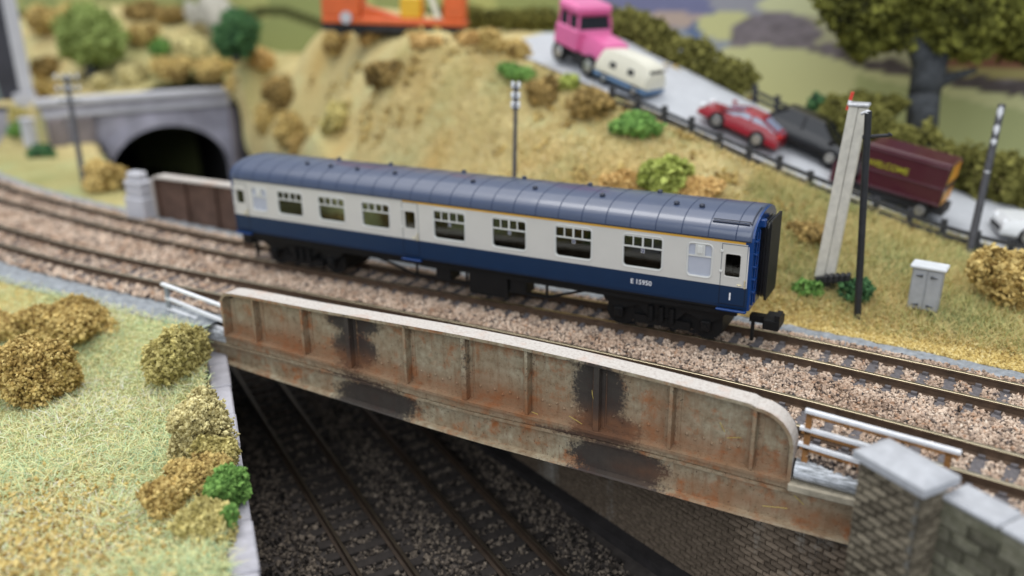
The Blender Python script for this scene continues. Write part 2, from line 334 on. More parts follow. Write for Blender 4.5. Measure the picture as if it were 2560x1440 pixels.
def stone_mat(name, dark, light, lime, sc_=3.0):
    m, nt, bs = newmat(name)
    n = noise(nt, sc_*3, 6, 0.65); n2 = noise(nt, 1.15, 5, 0.6); n3 = noise(nt, 40, 2)
    oi = nt.nodes.new('ShaderNodeObjectInfo')
    r = ramp(nt, n.outputs['Fac'], [(0.3, dark), (0.7, light)])
    v = ramp(nt, oi.outputs['Random'], [(0, (0.58, 0.56, 0.54)), (1, (1.32, 1.3, 1.26))])
    mm = nt.nodes.new('ShaderNodeMix'); mm.data_type = 'RGBA'; mm.blend_type = 'MULTIPLY'; mm.inputs[0].default_value = 1
    nt.links.new(r.outputs[0], mm.inputs[6]); nt.links.new(v.outputs[0], mm.inputs[7])
    # limewashed streaks placed on the wall itself (object positions are measured along the wall)
    ge = nt.nodes.new('ShaderNodeNewGeometry'); mp = nt.nodes.new('ShaderNodeMapping'); mp.inputs['Scale'].default_value = (0.62, 0.62, 0.12); 
    nt.links.new(ge.outputs['Position'], mp.inputs[0]); n4 = nt.nodes.new('ShaderNodeTexNoise'); n4.inputs['Scale'].default_value = 1.6; n4.inputs['Detail'].default_value = 7; n4.inputs['Roughness'].default_value = 0.68
    nt.links.new(mp.outputs[0], n4.inputs['Vector'])
    lf = ramp(nt, n4.outputs['Fac'], [(0.56, (0, 0, 0)), (0.72, (0.85, 0.85, 0.85))])
    nt.links.new(mix(nt, lf.outputs[0], mm.outputs[2], lime), bs.inputs['Base Color'])
    bs.inputs['Roughness'].default_value = 0.9; bs.inputs['Specular IOR Level'].default_value = 0.2
    bump(nt, bs, n3.outputs['Fac'], 0.25, 0.01); return m
M['pier_stone'] = stone_mat('grey_brown_stone', (0.085, 0.073, 0.052), (0.235, 0.205, 0.155), (0.43, 0.45, 0.44))
M['abut_brick'] = stone_mat('dark_abutment_brick', (0.125, 0.098, 0.074), (0.26, 0.205, 0.155), (0.46, 0.45, 0.41))
M['mortar'] = mat('mortar', (0.20, 0.19, 0.165), rough=0.95, var=0.3, scale=5)
M['dark_mortar'] = mat('sooty_mortar', (0.12, 0.105, 0.09), rough=0.95, var=0.4, scale=3)
M['coping'] = mat('pale_grey_coping', (0.43, 0.44, 0.465), rough=0.8, var=0.14, scale=4, bmp=0.25, bscale=22)
M['coping_lilac'] = mat('lilac_grey_coping', (0.44, 0.43, 0.47), rough=0.85, var=0.16, scale=3.5, bmp=0.35, bscale=14)
M['bearing'] = mat('pale_bearing_stone', (0.42, 0.37, 0.28), rough=0.9, var=0.3, scale=6, bmp=0.4)

# ================================================================== ballast beds and the deck
def strip(name, xs, ya, yb, za, zb, m, skirt=None):
    mb = MB(); secs = []
    n = 6
    for x in xs:
        a, b = float(ya(x)), float(yb(x)); secs.append([(x, a+(b-a)*k/n, za+(zb-za)*k/n + 0.012*math.sin(x*9.1+k*2.3)) for k in range(n+1)])
    mb.loft(secs, 0, caps=False, closed=False)
    return tag(mb.build(name, m, smooth=True), kind='structure')
XS = np.arange(-34, 18.01, 0.5)
strip('track_bed', XS, lambda x: y_near(x)-1.02, lambda x: y_far(x)+1.15, BED, BED, M['ballast_bed'])
# bridge deck under the ballast, seen from the side of the lower line
mb = MB(); mb.box(-12.5, 9.3, -3.75, 2.0, -0.95, -0.36); tag(mb.build('bridge_deck', M['dark_wall']), kind='structure')
def cess(name, xs, ya, yb, z0):
    mb = MB(); secs = []
    for x in xs:
        a, b = float(ya(x)), float(yb(x))
        secs.append([(x, a+(b-a)*k/8, z0 + 0.05*math.sin(k/8*math.pi) + 0.03*math.sin(x*7.3+k*1.9)*math.sin(x*2.1-k) + 0.012*math.sin(x*23+k*5)) for k in range(9)])
    mb.loft(secs, 0, caps=False, closed=False)
    return tag(mb.build(name, M['cess_grey'], smooth=True), kind='structure')
cess('cess_path', np.arange(-34, 18, 0.16), lambda x: y_far(x)+1.0, lambda x: y_far(x)+1.62, -0.225)
cess('cess_path', np.arange(-34, -4.3, 0.16), lambda x: y_near(x)-1.9, lambda x: y_near(x)-1.0, -0.245)

# ================================================================== railway tracks
def offset_curve(f, off, xs):
    ys = f(xs); dy = np.gradient(ys, xs); L = np.sqrt(1+dy*dy)
    return np.stack([xs-off*dy/L, ys+off/L], -1)
RP = [(-0.085, -0.185), (0.085, -0.185), (0.085, -0.165), (0.018, -0.145), (0.018, -0.06), (0.037, -0.045), (0.037, -0.006), (0.03, 0), (-0.03, 0), (-0.037, -0.006), (-0.037, -0.045), (-0.018, -0.06), (-0.018, -0.145), (-0.085, -0.165)]
def rail_mesh(P, z0, mats):
    T = np.gradient(P, axis=0); T /= np.linalg.norm(T, axis=1)[:, None]; Nn = np.stack([-T[:, 1], T[:, 0]], -1)
    secs = [[(p[0]+n[0]*a, p[1]+n[1]*a, z0+b) for a, b in RP] for p, n in zip(P, Nn)]
    k = len(RP); mb = MB()
    mb.loft(secs, 0); 
    for i in range(len(secs)-1):
        for j in (6, 7, 8): mb.m[i*k+j] = 1
    return mb, T
sl_mesh = MB().bbox(-0.105, 0.105, -0.86, 0.86, -0.10, 0.0, 0.012).mesh('sleeper', M['sleeper'])
sl_dark = MB().bbox(-0.115, 0.115, -0.86, 0.86, -0.10, 0.0, 0.012).mesh('sleeper', M['soot_sleeper'])
def chair_mb(mb, p, t, z):
    a = math.atan2(t[1], t[0]); 
    for s in (-1, 1):
        Mx = Matrix.Translation((p[0], p[1], z)) @ Matrix.Rotation(a, 4, 'Z')
        mb.box(-0.05, 0.05, s*0.10-0.035, s*0.10+0.035, 0, 0.05, 0, Mx)
def track(label, f, xs, z0, pitch, mats, slm, group, sleepers_from=-1e9):
    t = thing('railway_track', label, 'railway track', (float(xs[len(xs)//2]), float(f(xs[len(xs)//2])), z0), group)
    chairs = MB()
    for s in (-1, 1):
        P = offset_curve(f, s*GA, xs); mb, T = rail_mesh(P, z0, mats); mb.build('rail', mats, t, smooth=0.6)
    C = offset_curve(f, 0, xs); L = np.concatenate([[0], np.cumsum(np.linalg.norm(np.diff(C, axis=0), axis=1))])
    base = rootloc(t); out = []
    for sdist in np.arange(0.1, L[-1], pitch):
        x = float(np.interp(sdist, L, C[:, 0])); y = float(np.interp(sdist, L, C[:, 1]))
        x2 = float(np.interp(sdist+0.1, L, C[:, 0])); y2 = float(np.interp(sdist+0.1, L, C[:, 1])); a = math.atan2(y2-y, x2-x)
        o = link('sleeper', slm, t, Vector((x, y, z0-0.178))-base, (0, 0, a+random.uniform(-0.03, 0.03))); out.append((x, y, a))
        if x > -4 and slm is sl_mesh:
            for s in (-1, 1): chair_mb(chairs, (x-s*GA*math.sin(a), y+s*GA*math.cos(a)), (math.cos(a), math.sin(a)), z0-0.178)
    if chairs.v: tag(chairs.build('rail_chairs', M['sleeper'], t), kind='stuff')
    return t, out
XT = np.arange(-30, 16.01, 0.4)
mats_up = [M['rail_side'], M['rail_head']]
_, S_far = track('pale ballasted track that the blue and grey coach stands on', y_far, XT, 0.0, 0.445, mats_up, sl_mesh, 'tracks over the bridge')
_, S_near = track('empty ballasted track between the coach and the rusty near girder', y_near, XT, 0.0, 0.445, mats_up, sl_mesh, 'tracks over the bridge')
# the lower line in the cutting, straight and at an angle under the bridge
ZL = -3.97
def low_track(label, n0):
    c = dn(0, n0, ZL); t = thing('railway_track', label, 'railway track', tuple(c), 'sooty tracks in the cutting')
    mats = [M['soot_rail'], M['soot_rail_head']]
    for s in (-1, 1):
        P = np.stack([dn(k, n0+s*GA)[:2] for k in np.linspace(-42, 13, 60)]); mb, T = rail_mesh(P, ZL, mats); mb.build('rail', mats, t, smooth=0.6)
    for k in np.arange(-36, 13, 0.5):
        p = dn(k, n0, ZL-0.178); link('sleeper', sl_dark, t, Vector(p)-t.location, (0, 0, -TH+random.uniform(-0.03, 0.03)))
    return t
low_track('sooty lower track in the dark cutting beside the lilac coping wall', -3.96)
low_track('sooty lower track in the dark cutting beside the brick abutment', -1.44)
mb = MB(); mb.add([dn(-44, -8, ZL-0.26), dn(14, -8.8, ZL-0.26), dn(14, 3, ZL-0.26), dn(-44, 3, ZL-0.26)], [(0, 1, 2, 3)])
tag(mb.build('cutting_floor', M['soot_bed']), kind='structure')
# ballast as loose stones
def scatter_ballast():
    n = 98000
    x = np.concatenate([rng.uniform(-6, 14.5, int(n*0.72)), rng.uniform(-27, -6, n-int(n*0.72))])
    lo = np.where((x > -4.2) & (x < 8.15), np.maximum(y_near(x)-1.05, -3.62), y_near(x)-1.05); hi = y_far(x)+1.12
    y = lo+(hi-lo)*rng.random(n); keep = np.ones(n, bool)
    for S in (S_far, S_near):
        S = np.array(S)
        f = y_far if S is S_far else y_near
        i = np.clip(np.searchsorted(S[:, 0], x), 1, len(S)-1); i = np.where(np.abs(S[i, 0]-x) < np.abs(S[i-1, 0]-x), i, i-1)
        dx = x-S[i, 0]; dy = y-S[i, 1]; a = S[i, 2]
        u = dx*np.cos(a)+dy*np.sin(a); v = -dx*np.sin(a)+dy*np.cos(a)
        keep &= ~((np.abs(u) < 0.095) & (np.abs(v) < 0.84) & (rng.random(n) > 0.02))
        keep &= ~(np.abs(np.abs(v)-GA) < 0.095)
    x, y = x[keep], y[keep]; m = len(x)
    between = np.exp(-((y-(y_far(x)+y_near(x))/2)/0.55)**2)
    z = BED+0.065+0.05*rng.random(m)+0.05*between + 0.03
    R = np.where(x > -6, rng.uniform(0.020, 0.040, m), rng.uniform(0.04, 0.065, m))
    V, T, r = pebbles(np.stack([x, y, z], -1), R, rng.random(m))
    tag(link('ballast', raw_mesh('ballast', V, T, M['stone_ballast'], r)), 'pale pinkish ballast stones spread over both upper tracks', 'ballast', kind='stuff')
    # grey chippings along the bridge side and the near cess
    xs = np.concatenate([rng.uniform(8.2, 12.5, 2600), rng.uniform(-9, -4.2, 1300)]); m = len(xs)
    ys = y_near(xs)-rng.uniform(0.70, 1.02, m); zs = np.full(m, BED-0.02)+rng.random(m)*0.05-0.25*np.clip(y_near(xs)-0.86-ys, 0, 1)
    V, T, r = pebbles(np.stack([xs, ys, zs], -1), rng.uniform(0.03, 0.055, m), np.where(rng.random(m) < 0.55, rng.random(m)*0.12, rng.random(m)))
    tag(link('ballast', raw_mesh('ballast', V, T, M['stone_ballast'], r)), 'dark and pale chippings behind the white handrails', 'ballast', kind='stuff')
    k = 26000; dd = rng.uniform(-8, 12, k); nn = rng.uniform(-6.6, 0.3, k); keep = np.ones(k, bool)
    for n0 in (-3.96, -1.44):
        keep &= ~(np.abs(np.abs(nn-n0)-GA) < 0.11)
        keep &= ~((np.abs(nn-n0) < 0.86) & (np.abs((dd % 0.5)-0.0) < 0.12)); keep &= ~((np.abs(nn-n0) < 0.86) & ((dd % 0.5) > 0.38))
    dd, nn = dd[keep], nn[keep]; k = len(dd); P = dd[:, None]*D2+nn[:, None]*N2
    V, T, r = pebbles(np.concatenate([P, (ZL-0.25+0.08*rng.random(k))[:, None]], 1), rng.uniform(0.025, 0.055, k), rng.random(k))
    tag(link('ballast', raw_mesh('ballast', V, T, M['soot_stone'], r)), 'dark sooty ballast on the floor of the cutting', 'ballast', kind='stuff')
scatter_ballast()

# ================================================================== the rusty near girder
GX = [-5.5, -4.05, -3.4, -1.6, 0.3, 2.0, 4.75, 6.2, 7.5, 8.1, 9.5]
z_top = hermite(GX, [0.62, 0.62, 0.64, 0.66, 0.70, 0.735, 0.70, 0.63, 0.545, 0.51, 0.45])
z_ledge = hermite(GX, [-0.34, -0.36, -0.38, -0.44, -0.53, -0.585, -0.59, -0.605, -0.63, -0.64, -0.65])
z_fasc = hermite(GX, [-0.60, -0.60, -0.61, -0.65, -0.74, -0.80, -0.76, -0.77, -0.80, -0.81, -0.82])
z_bot = hermite(GX, [-1.02, -1.05, -1.10, -1.20, -1.30, -1.37, -1.41, -1.44, -1.47, -1.475, -1.48])
YG = -3.85                                            # front face of the web
def paint(me, off=(0, 0, 0)):
    n = len(me.vertices); co = np.empty(n*3); me.vertices.foreach_get('co', co); co = co.reshape(-1, 3)+np.array(off)
    x, y, z = co.T
    def spot(cx, cz, wx, wz): return np.exp(-(((x-cx)/wx)**2+((z-cz)/wz)**2)**1.5)
    s = np.maximum.reduce([spot(-0.62, 0.42, 0.75, 0.22), spot(-0.60, -0.15, 0.62, 0.45), spot(0.0, -1.05, 1.05, 0.33)*1.15, spot(4.72, 0.1, 0.55, 0.8), spot(4.9, -0.55, 0.7, 0.3), spot(5.15, -1.1, 0.95, 0.35)*1.2, spot(-0.2, -1.28, 1.1, 0.16), spot(4.6, 0.62, 0.8, 0.1)*0.6, spot(5.1, -1.42, 1.0, 0.12), spot(4.0, -0.75, 1.3, 0.05)*0.8, spot(-0.4, -0.72, 1.5, 0.05)*0.7])
    for sx_ in (-3.13, -1.80, -0.63, 0.75, 2.07, 3.38, 4.74, 6.07, 7.44):          # corner shade painted as a dark wash beside each stiffener
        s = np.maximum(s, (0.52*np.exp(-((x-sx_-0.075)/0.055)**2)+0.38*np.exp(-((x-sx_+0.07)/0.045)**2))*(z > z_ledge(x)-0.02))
    s = np.maximum(s, 0.46*np.exp(-((z-z_fasc(x)-0.03)/0.05)**2))
    w = 0.75*np.exp(-((z-z_ledge(x)-0.08)/0.22)**2) + 0.65*np.clip((x-4.8)/2, 0, 1)*np.exp(-((z-(-1.2))/0.2)**2) + 0.45*spot(2.6, -0.3, 0.7, 0.4) + 0.5*spot(5.9, -0.1, 0.5, 0.4)+0.5*spot(-2.3, -0.1, 0.6, 0.4)
    for nm, val in (('soot', np.clip(s, 0, 1)), ('wash', np.clip(w, 0, 1))):
        a = me.attributes.new(nm, 'FLOAT', 'POINT'); a.data.foreach_set('value', val.astype(np.float32))
    return me
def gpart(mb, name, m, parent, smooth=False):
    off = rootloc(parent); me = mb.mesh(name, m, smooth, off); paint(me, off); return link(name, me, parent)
def grid_xz(mb, x0, x1, zlo, zhi, y, nx, nz, thick=0.04):
    # a plate with enough vertices to carry its stains
    xs = np.linspace(x0, x1, nx+1)
    for yy in (y, y+thick):
        vs = [(x, yy, zlo(x)+(zhi(x)-zlo(x))*k/nz) for x in xs for k in range(nz+1)]
        mb.add(vs, [(i*(nz+1)+k, (i+1)*(nz+1)+k, (i+1)*(nz+1)+k+1, i*(nz+1)+k+1) for i in range(nx) for k in range(nz)])
XL, XR = -4.03, 8.08
gird = thing('plate_girder', 'long rusty plate girder with rounded ends along the near edge of the bridge', 'girder', (2.0, YG, -0.6), 'plate girders of the bridge')
RR = 0.62; RL = 0.26
def edge_top(x):                                       # rounded upper corners
    z = float(z_top(x))
    if x > XR-RR: z -= RR-math.sqrt(max(0, RR*RR-(x-(XR-RR))**2))
    if x < XL+RL: z -= RL-math.sqrt(max(0, RL*RL-((XL+RL)-x)**2))
    return z
stx = [-3.13, -1.80, -0.63, 0.75, 2.07, 3.38, 4.74, 6.07, 7.44]
bounds = [XL+0.06]+stx+[XR-0.06]
for a, b in zip(bounds[:-1], bounds[1:]):
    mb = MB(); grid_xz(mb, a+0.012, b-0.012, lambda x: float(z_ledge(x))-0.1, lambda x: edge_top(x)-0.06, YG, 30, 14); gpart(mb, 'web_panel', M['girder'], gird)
    # raised sheet edges inside each bay
    mb = MB()
    for x in (a+0.09, b-0.09):
        mb.box(x-0.045, x+0.045, YG-0.014, YG, float(z_ledge(x))+0.0, edge_top(x)-0.07)
    grid = np.linspace(a+0.05, b-0.05, 6)
    for z0f, h in ((z_ledge, 0.09),):
        mb.loft([[(x, YG-0.016, float(z0f(x))+0.0), (x, YG-0.016, float(z0f(x))+h), (x, YG, float(z0f(x))+h), (x, YG, float(z0f(x)))] for x in grid])
    mb.loft([[(x, YG-0.014, edge_top(x)-0.16), (x, YG-0.014, edge_top(x)-0.07), (x, YG, edge_top(x)-0.07), (x, YG, edge_top(x)-0.16)] for x in grid])
    gpart(mb, 'edge_angle', M['girder'], gird)
for i, x in enumerate(stx):
    w = 0.05 if i in (2, 4, 6) else 0.028
    mb = MB(); 
    for k in range(10):
        za = float(z_ledge(x))+0.001+(edge_top(x)-0.07-float(z_ledge(x)))*k/10; zb = float(z_ledge(x))+0.001+(edge_top(x)-0.07-float(z_ledge(x)))*(k+1)/10
        mb.box(x-w, x+w, YG-0.18, YG-0.002, za, zb)
    if i in (2, 4, 6):
        for k in range(10):
            za = float(z_ledge(x))+0.001+(edge_top(x)-0.09-float(z_ledge(x)))*k/10; zb = za+(edge_top(x)-0.09-float(z_ledge(x)))/10
            mb.box(x-0.11, x+0.11, YG-0.03, YG-0.004, za, zb)
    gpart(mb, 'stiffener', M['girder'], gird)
# top flange, following the rounded ends down to the ledge
path = []
path += [(XL, z) for z in np.linspace(float(z_ledge(XL)), float(z_top(XL))-RL, 8)]
path += [(XL+RL-RL*math.cos(t), float(z_top(XL))-RL+RL*math.sin(t)) for t in np.linspace(0.2, math.pi/2, 6)]
path += [(x, float(z_top(x))) for x in np.linspace(XL+RL+0.1, XR-RR-0.1, 60)]
path += [(XR-RR+RR*math.sin(t), float(z_top(XR))-RR+RR*math.cos(t)) for t in np.linspace(0, math.pi/2-0.1, 9)]
path += [(XR, z) for z in np.linspace(float(z_top(XR))-RR, float(z_ledge(XR))-0.16, 10)]
P = np.array(path); T = np.gradient(P, axis=0); T /= np.linalg.norm(T, axis=1)[:, None]; NN = np.stack([-T[:, 1], T[:, 0]], -1)
mb = MB(); mb.loft([[(p[0], YG-0.21, p[1]), (p[0], YG+0.18, p[1]), (p[0]-0.06*n[0], YG+0.18, p[1]-0.06*n[1]), (p[0]-0.06*n[0], YG-0.21, p[1]-0.06*n[1])] for p, n in zip(P, NN)])
q = len(P)-1
for i in range(q):
    mb.m[i*4+0] = 1
off = rootloc(gird); me = mb.mesh('top_flange', [M['girder'], M['flange']], False, off); paint(me, off); link('top_flange', me, gird)
# the ledge at the foot of the web, and the fascia beneath it
def sweep_x(mb, x0, x1, n, sec):
    mb.loft([[(x, yy, zz) for yy, zz in sec(x)] for x in np.linspace(x0, x1, n)])
mb = MB(); sweep_x(mb, XL-0.02, XR, 60, lambda x: [(YG-0.005, float(z_ledge(x))), (YG-0.20, float(z_ledge(x))-0.015), (YG-0.20, float(z_ledge(x))-0.075), (YG-0.005, float(z_ledge(x))-0.075)]); gpart(mb, 'bottom_flange', M['girder'], gird)
mb = MB(); sweep_x(mb, XL-0.02, XR+0.1, 60, lambda x: [(YG+0.02, float(z_ledge(x))-0.08), (YG-0.165, float(z_ledge(x))-0.08), (YG-0.165, float(z_fasc(x))), (YG+0.02, float(z_fasc(x)))]); gpart(mb, 'flange_plate', M['girder'], gird)
riv = MB()
for a, b in zip(bounds[:-1], bounds[1:]):
    n = max(2, int((b-a-0.3)/0.15))
    for k in range(n):
        x = a+0.18+(b-a-0.36)*(k+0.5)/n
        for zz in ((0.20 if k % 2 else 0.27),):
            c = (x, YG, float(z_ledge(x))+zz); j = len(riv.v); riv.dome((0, 0, 0), 0.030, 0.032, 6)
            for q in range(j, len(riv.v)): vx, vy, vz = riv.v[q]; riv.v[q] = (c[0]+vx, c[1]-vz, c[2]+vy)
    n = int((b-a)/0.1)
    for k in range(n):
        x = a+0.06+(b-a-0.12)*(k+0.5)/n; riv.dome((x, YG-0.10, float(z_ledge(x))-0.010), 0.019, 0.017, 6)
tag(gpart(riv, 'rivets', M['girder'], gird), kind='stuff')
fas = thing('bridge_fascia', 'rust streaked channel fascia running under the near girder', 'fascia', (2.0, YG-0.1, -1.1))
mb = MB(); grid_xz(mb, -5.0, 9.05, lambda x: float(z_bot(x))+0.05, lambda x: float(z_fasc(x))-0.004, YG-0.13, 110, 6, 0.06); gpart(mb, 'web_plate', M['girder'], fas)
mb = MB(); sweep_x(mb, -5.0, 9.05, 80, lambda x: [(YG-0.08, float(z_bot(x))+0.052), (YG-0.25, float(z_bot(x))+0.035), (YG-0.27, float(z_bot(x))), (YG-0.08, float(z_bot(x)))]); gpart(mb, 'lower_lip', M['girder'], fas)
mb = MB(); sweep_x(mb, -5.0, 9.05, 70, lambda x: [(YG-0.10, float(z_fasc(x))-0.02), (YG-0.19, float(z_fasc(x))-0.02), (YG-0.19, float(z_fasc(x))-0.07), (YG-0.10, float(z_fasc(x))-0.07)]); gpart(mb, 'upper_lip', M['girder'], fas)
# stray grass fibres caught on the steel
mb = MB()
for (u, v, u2, v2, yy) in [(1423, 1040, 1455, 1060, YG-0.21), (1818, 1095, 1853, 1094, YG-0.02), (1480, 975, 1484, 1000, YG-0.17), (1040, 978, 1075, 992, YG-0.1), (1330, 1030, 1345, 1036, YG-0.21), (1906, 1265, 1968, 1271, YG-0.27), (1800, 1056, 1812, 1080, YG-0.02), (1985, 1238, 2010, 1262, YG-0.16)]:
    a = on_y(u, v, yy); b = on_y(u2, v2, yy); m_ = (a+b)/2+np.array([0, -0.02, 0.015]); mb.tube([a, m_, b], 0.005, 4)
M['fibre'] = mat('straw_fibre', (0.60, 0.46, 0.12), rough=0.6, var=0.1)
tag(mb.build('stray_grass_fibres', M['fibre']), 'loose straw coloured grass fibres caught on the near girder', 'grass', kind='stuff')

# the far girder on the other side of the tracks
g2 = thing('plate_girder', 'brown plate girder with pale top beyond the tracks left of the coach', 'girder', (-7, 1.95, 0.3), 'plate girders of the bridge')
FX0, FX1, FY = -12.85, -1.2, 1.95
M['girder_brown'] = mat('sooty_brown_girder', (0.115, 0.068, 0.05), rough=0.8, var=0.3, scale=2)
bx = np.linspace(FX0+0.1, FX1-0.1, 10)
for a, b in zip(bx[:-1], bx[1:]):
    mb = MB(); mb.box(a+0.01, b-0.01, FY, FY+0.06, -0.3, 1.12); mb.build('web_panel', M['girder_brown'], g2)
for x in bx: mb = MB(); mb.box(x-0.03, x+0.03, FY-0.12, FY-0.002, -0.3, 1.12); mb.build('stiffener', M['girder_brown'], g2)
pth = [(FX0, -0.3), (FX0, 0.9)]+[(FX0+0.25-0.25*math.cos(t), 0.95+0.25*math.sin(t)) for t in np.linspace(0, math.pi/2, 6)]+[(x, 1.2) for x in np.linspace(FX0+0.4, FX1, 12)]
P = np.array(pth); T = np.gradient(P, axis=0); T /= np.linalg.norm(T, axis=1)[:, None]; NN = np.stack([-T[:, 1], T[:, 0]], -1)
mb = MB(); mb.loft([[(p[0], FY-0.18, p[1]), (p[0], FY+0.22, p[1]), (p[0]-0.07*n[0], FY+0.22, p[1]-0.07*n[1]), (p[0]-0.07*n[0], FY-0.18, p[1]-0.07*n[1])] for p, n in zip(P, NN)])
mb.build('top_flange', M['flange'], g2)

# ================================================================== handrails and edge timbers
def bar(mb, a, b, w, h, mi=0):
    a = Vector(a); b = Vector(b); d = (b-a).normalized(); s = d.cross(Vector((0, 0, 1))).normalized()*w/2; u = s.cross(d).normalized()*h/2
    return mb.loft([[a-s-u, a+s-u, a+s+u, a-s+u], [b-s-u, b+s-u, b+s+u, b-s+u]], mi)
def handrail(label, y, rails, posts, under):
    t = thing('handrail', label, 'handrail', (float(np.mean([r[0][0] for r in rails])), y, -0.3), 'white handrails at the bridge ends')
    for (a, b) in rails:
        mb = MB(); bar(mb, (a[0], y, a[1]), (b[0], y, b[1]), 0.085, 0.05); mb.build('rail', M['rail_white'], t)
        if under: mb = MB(); bar(mb, (a[0]+0.03, y, a[1]-0.056), (b[0], y, b[1]-0.056), 0.07, 0.055); mb.build('rail_underside', M['rust_bar'], t)
    for x, z0, z1, m in posts:
        mb = MB(); mb.box(x-0.045, x+0.045, y-0.035, y+0.035, z0, z1); mb.build('post', m, t)
    return t
handrail('white topped rusty handrail between the girder end and the stone pier', -3.93, [((8.17, 0.575), (10.35, 0.40)), ((8.12, 0.27), (9.35, 0.17)), ((8.12, -0.01), (9.3, -0.13))], [(8.24, -0.42, 0.545, M['rust_bar']), (10.2, -0.3, 0.36, M['rust_bar'])], True)
handrail('white three bar handrail leaning left of the girder', -3.9, [((-5.98, 0.45), (-4.03, 0.20)), ((-5.9, 0.13), (-4.08, -0.16)), ((-5.9, -0.13), (-4.12, -0.36))], [(-5.85, -0.42, 0.43, M['cess_grey'])], False)
mb = MB()
mb.loft([[(x, -3.92+0.17*math.cos(t), z0-0.46+0.17*math.sin(t)) for t in np.linspace(0, 2*math.pi, 12, endpoint=False)] for x, z0 in ((8.12, 0.0), (8.6, -0.02), (9.15, -0.045))])
o = mb.build('edge_timber', M['white_timber'], smooth=0.7); tag(o, 'flaking white round timber under the handrail beside the stone pier', 'timber')
mb = MB(); mb.bbox(8.05, 9.1, -4.12, -3.7, -0.80, -0.66, 0.02); tag(mb.build('bearing_ledge', M['bearing']), 'cream painted ledge on top of the fascia at its right end', 'ledge')
mb = MB(); mb.bbox(-6.0, -4.06, -4.02, -3.78, -0.62, -0.36, 0.03); tag(mb.build('edge_timber', M['white_timber']), 'white painted edge timber left of the girder end', 'timber')

# ================================================================== masonry beside the cutting
def frame_mat(d0, n0, z0, ang):                       # local x along the wall, local y into the wall, z up
    p = dn(d0, n0, z0); return Matrix.Translation(p) @ Matrix.Rotation(-TH+ang, 4, 'Z')
def brick_variants(name, L, Hh, m, b=0.012, k=4, depth=0.06):
    out = []
    for i in range(k):
        bm_ = MB(); j = lambda s: random.uniform(-s, s)
        f = [(b+j(b*.6), -depth+j(.008), b+j(b*.6)), (L-b+j(b*.6), -depth+j(.008), b+j(b*.6)), (L-b+j(b*.6), -depth+j(.008), Hh-b+j(b*.6)), (b+j(b*.6), -depth+j(.008), Hh-b+j(b*.6))]
        r = [(0, -depth*0.55, 0), (L, -depth*0.55, 0), (L, -depth*0.55, Hh), (0, -depth*0.55, Hh)]; w = [(0, 0.02, 0), (L, 0.02, 0), (L, 0.02, Hh), (0, 0.02, Hh)]
        c = (L/2, -depth-0.012-abs(j(.01)), Hh/2)
        vs = f+r+w+[c]; fs = [(0, 1, 12), (1, 2, 12), (2, 3, 12), (3, 0, 12)]
        for q in range(4): p = (q+1) % 4; fs += [(4+q, 4+p, p, q), (8+q, 8+p, 4+p, 4+q)]
        bm_.add(vs, fs); out.append(bm_.mesh(name, m, 0.9))
    return out
def wall(root, F, x0, x1, z0, z1, L, Hh, m, backing, gap=0.014, limit=300, keep=None, piece='brick', far_first=False, depth=0.06, top=None):
    # courses of separate bricks on a mortar backing; beyond the limit they are joined
    inv = root.matrix_basis.inverted()
    var = brick_variants(piece, L-gap, Hh-gap, m, depth=depth); half = brick_variants(piece, L/2-gap, Hh-gap, m, depth=depth)
    spots = []; row = 0; z = z1-Hh
    while z > z0-Hh:
        x = x0 - (L/2 if row % 2 else 0)
        while x < x1-0.05:
            xa = max(x, x0); xb = min(x+L, x1)
            if xb-xa > L*0.3 and (top is None or z+Hh <= top(xa)+1e-6): spots.append((xa, z, xb-xa))
            x += L
        row += 1; z -= Hh
    if keep: spots.sort(key=keep)
    rest = MB()
    for i, (x, zz, w) in enumerate(spots):
        me = random.choice(var if w > L*0.8 else half)
        s = w/L if w > L*0.8 else w/(L/2)
        Mx = F @ Matrix.Translation((x, 0, zz)) @ Matrix.Diagonal((s, 1, 1, 1))
        if i < limit:
            o = link(piece, me, root); o.matrix_basis = inv @ Mx
        else: rest.add([Mx @ v.co for v in me.vertices], [p.vertices[:] for p in me.polygons])
    if rest.v: tag(rest.build('joined_'+piece+'s', m, root), kind='stuff')
    return spots
# brick abutment under the right end of the bridge
AB = Matrix.Translation(dn(10.6, 1.70)) @ Matrix.Rotation(-TH+0.14, 4, 'Z')
abut = thing('bridge_abutment', 'dark brick abutment wall below the right end of the bridge', 'abutment wall', tuple(dn(10.6, 1.70, -3.9)))
mb = MB(); mb.box(-24, 0.5, 0, 0.6, -4.4, -1.52, 0, AB); mb.build('backing_wall', M['dark_mortar'], abut)
wall(abut, AB, -9.6, 0.45, -4.3, -1.62, 0.27, 0.108, M['abut_brick'], None, keep=lambda s: (-s[0]*1.0-s[1]*0.35), depth=0.07, gap=0.02)
for k, (x, w) in enumerate([(-2.15, 0.63), (-2.8, 0.63), (-3.45, 0.63)]):   # bedstones under the fascia
    mb = MB(); mb.bbox(x, x+w-0.02, -0.09, 0.02, -1.61, -1.30, 0.02); me = mb.mesh('bedstone', M['pier_stone']); o = link('bedstone', me, abut); o.matrix_basis = abut.matrix_basis.inverted() @ AB
mb = MB(); mb.box(-20, 0.0, -0.35, 0.0, -4.4, -4.0, 0, AB); mb.build('plinth', M['dark_wall'], abut)
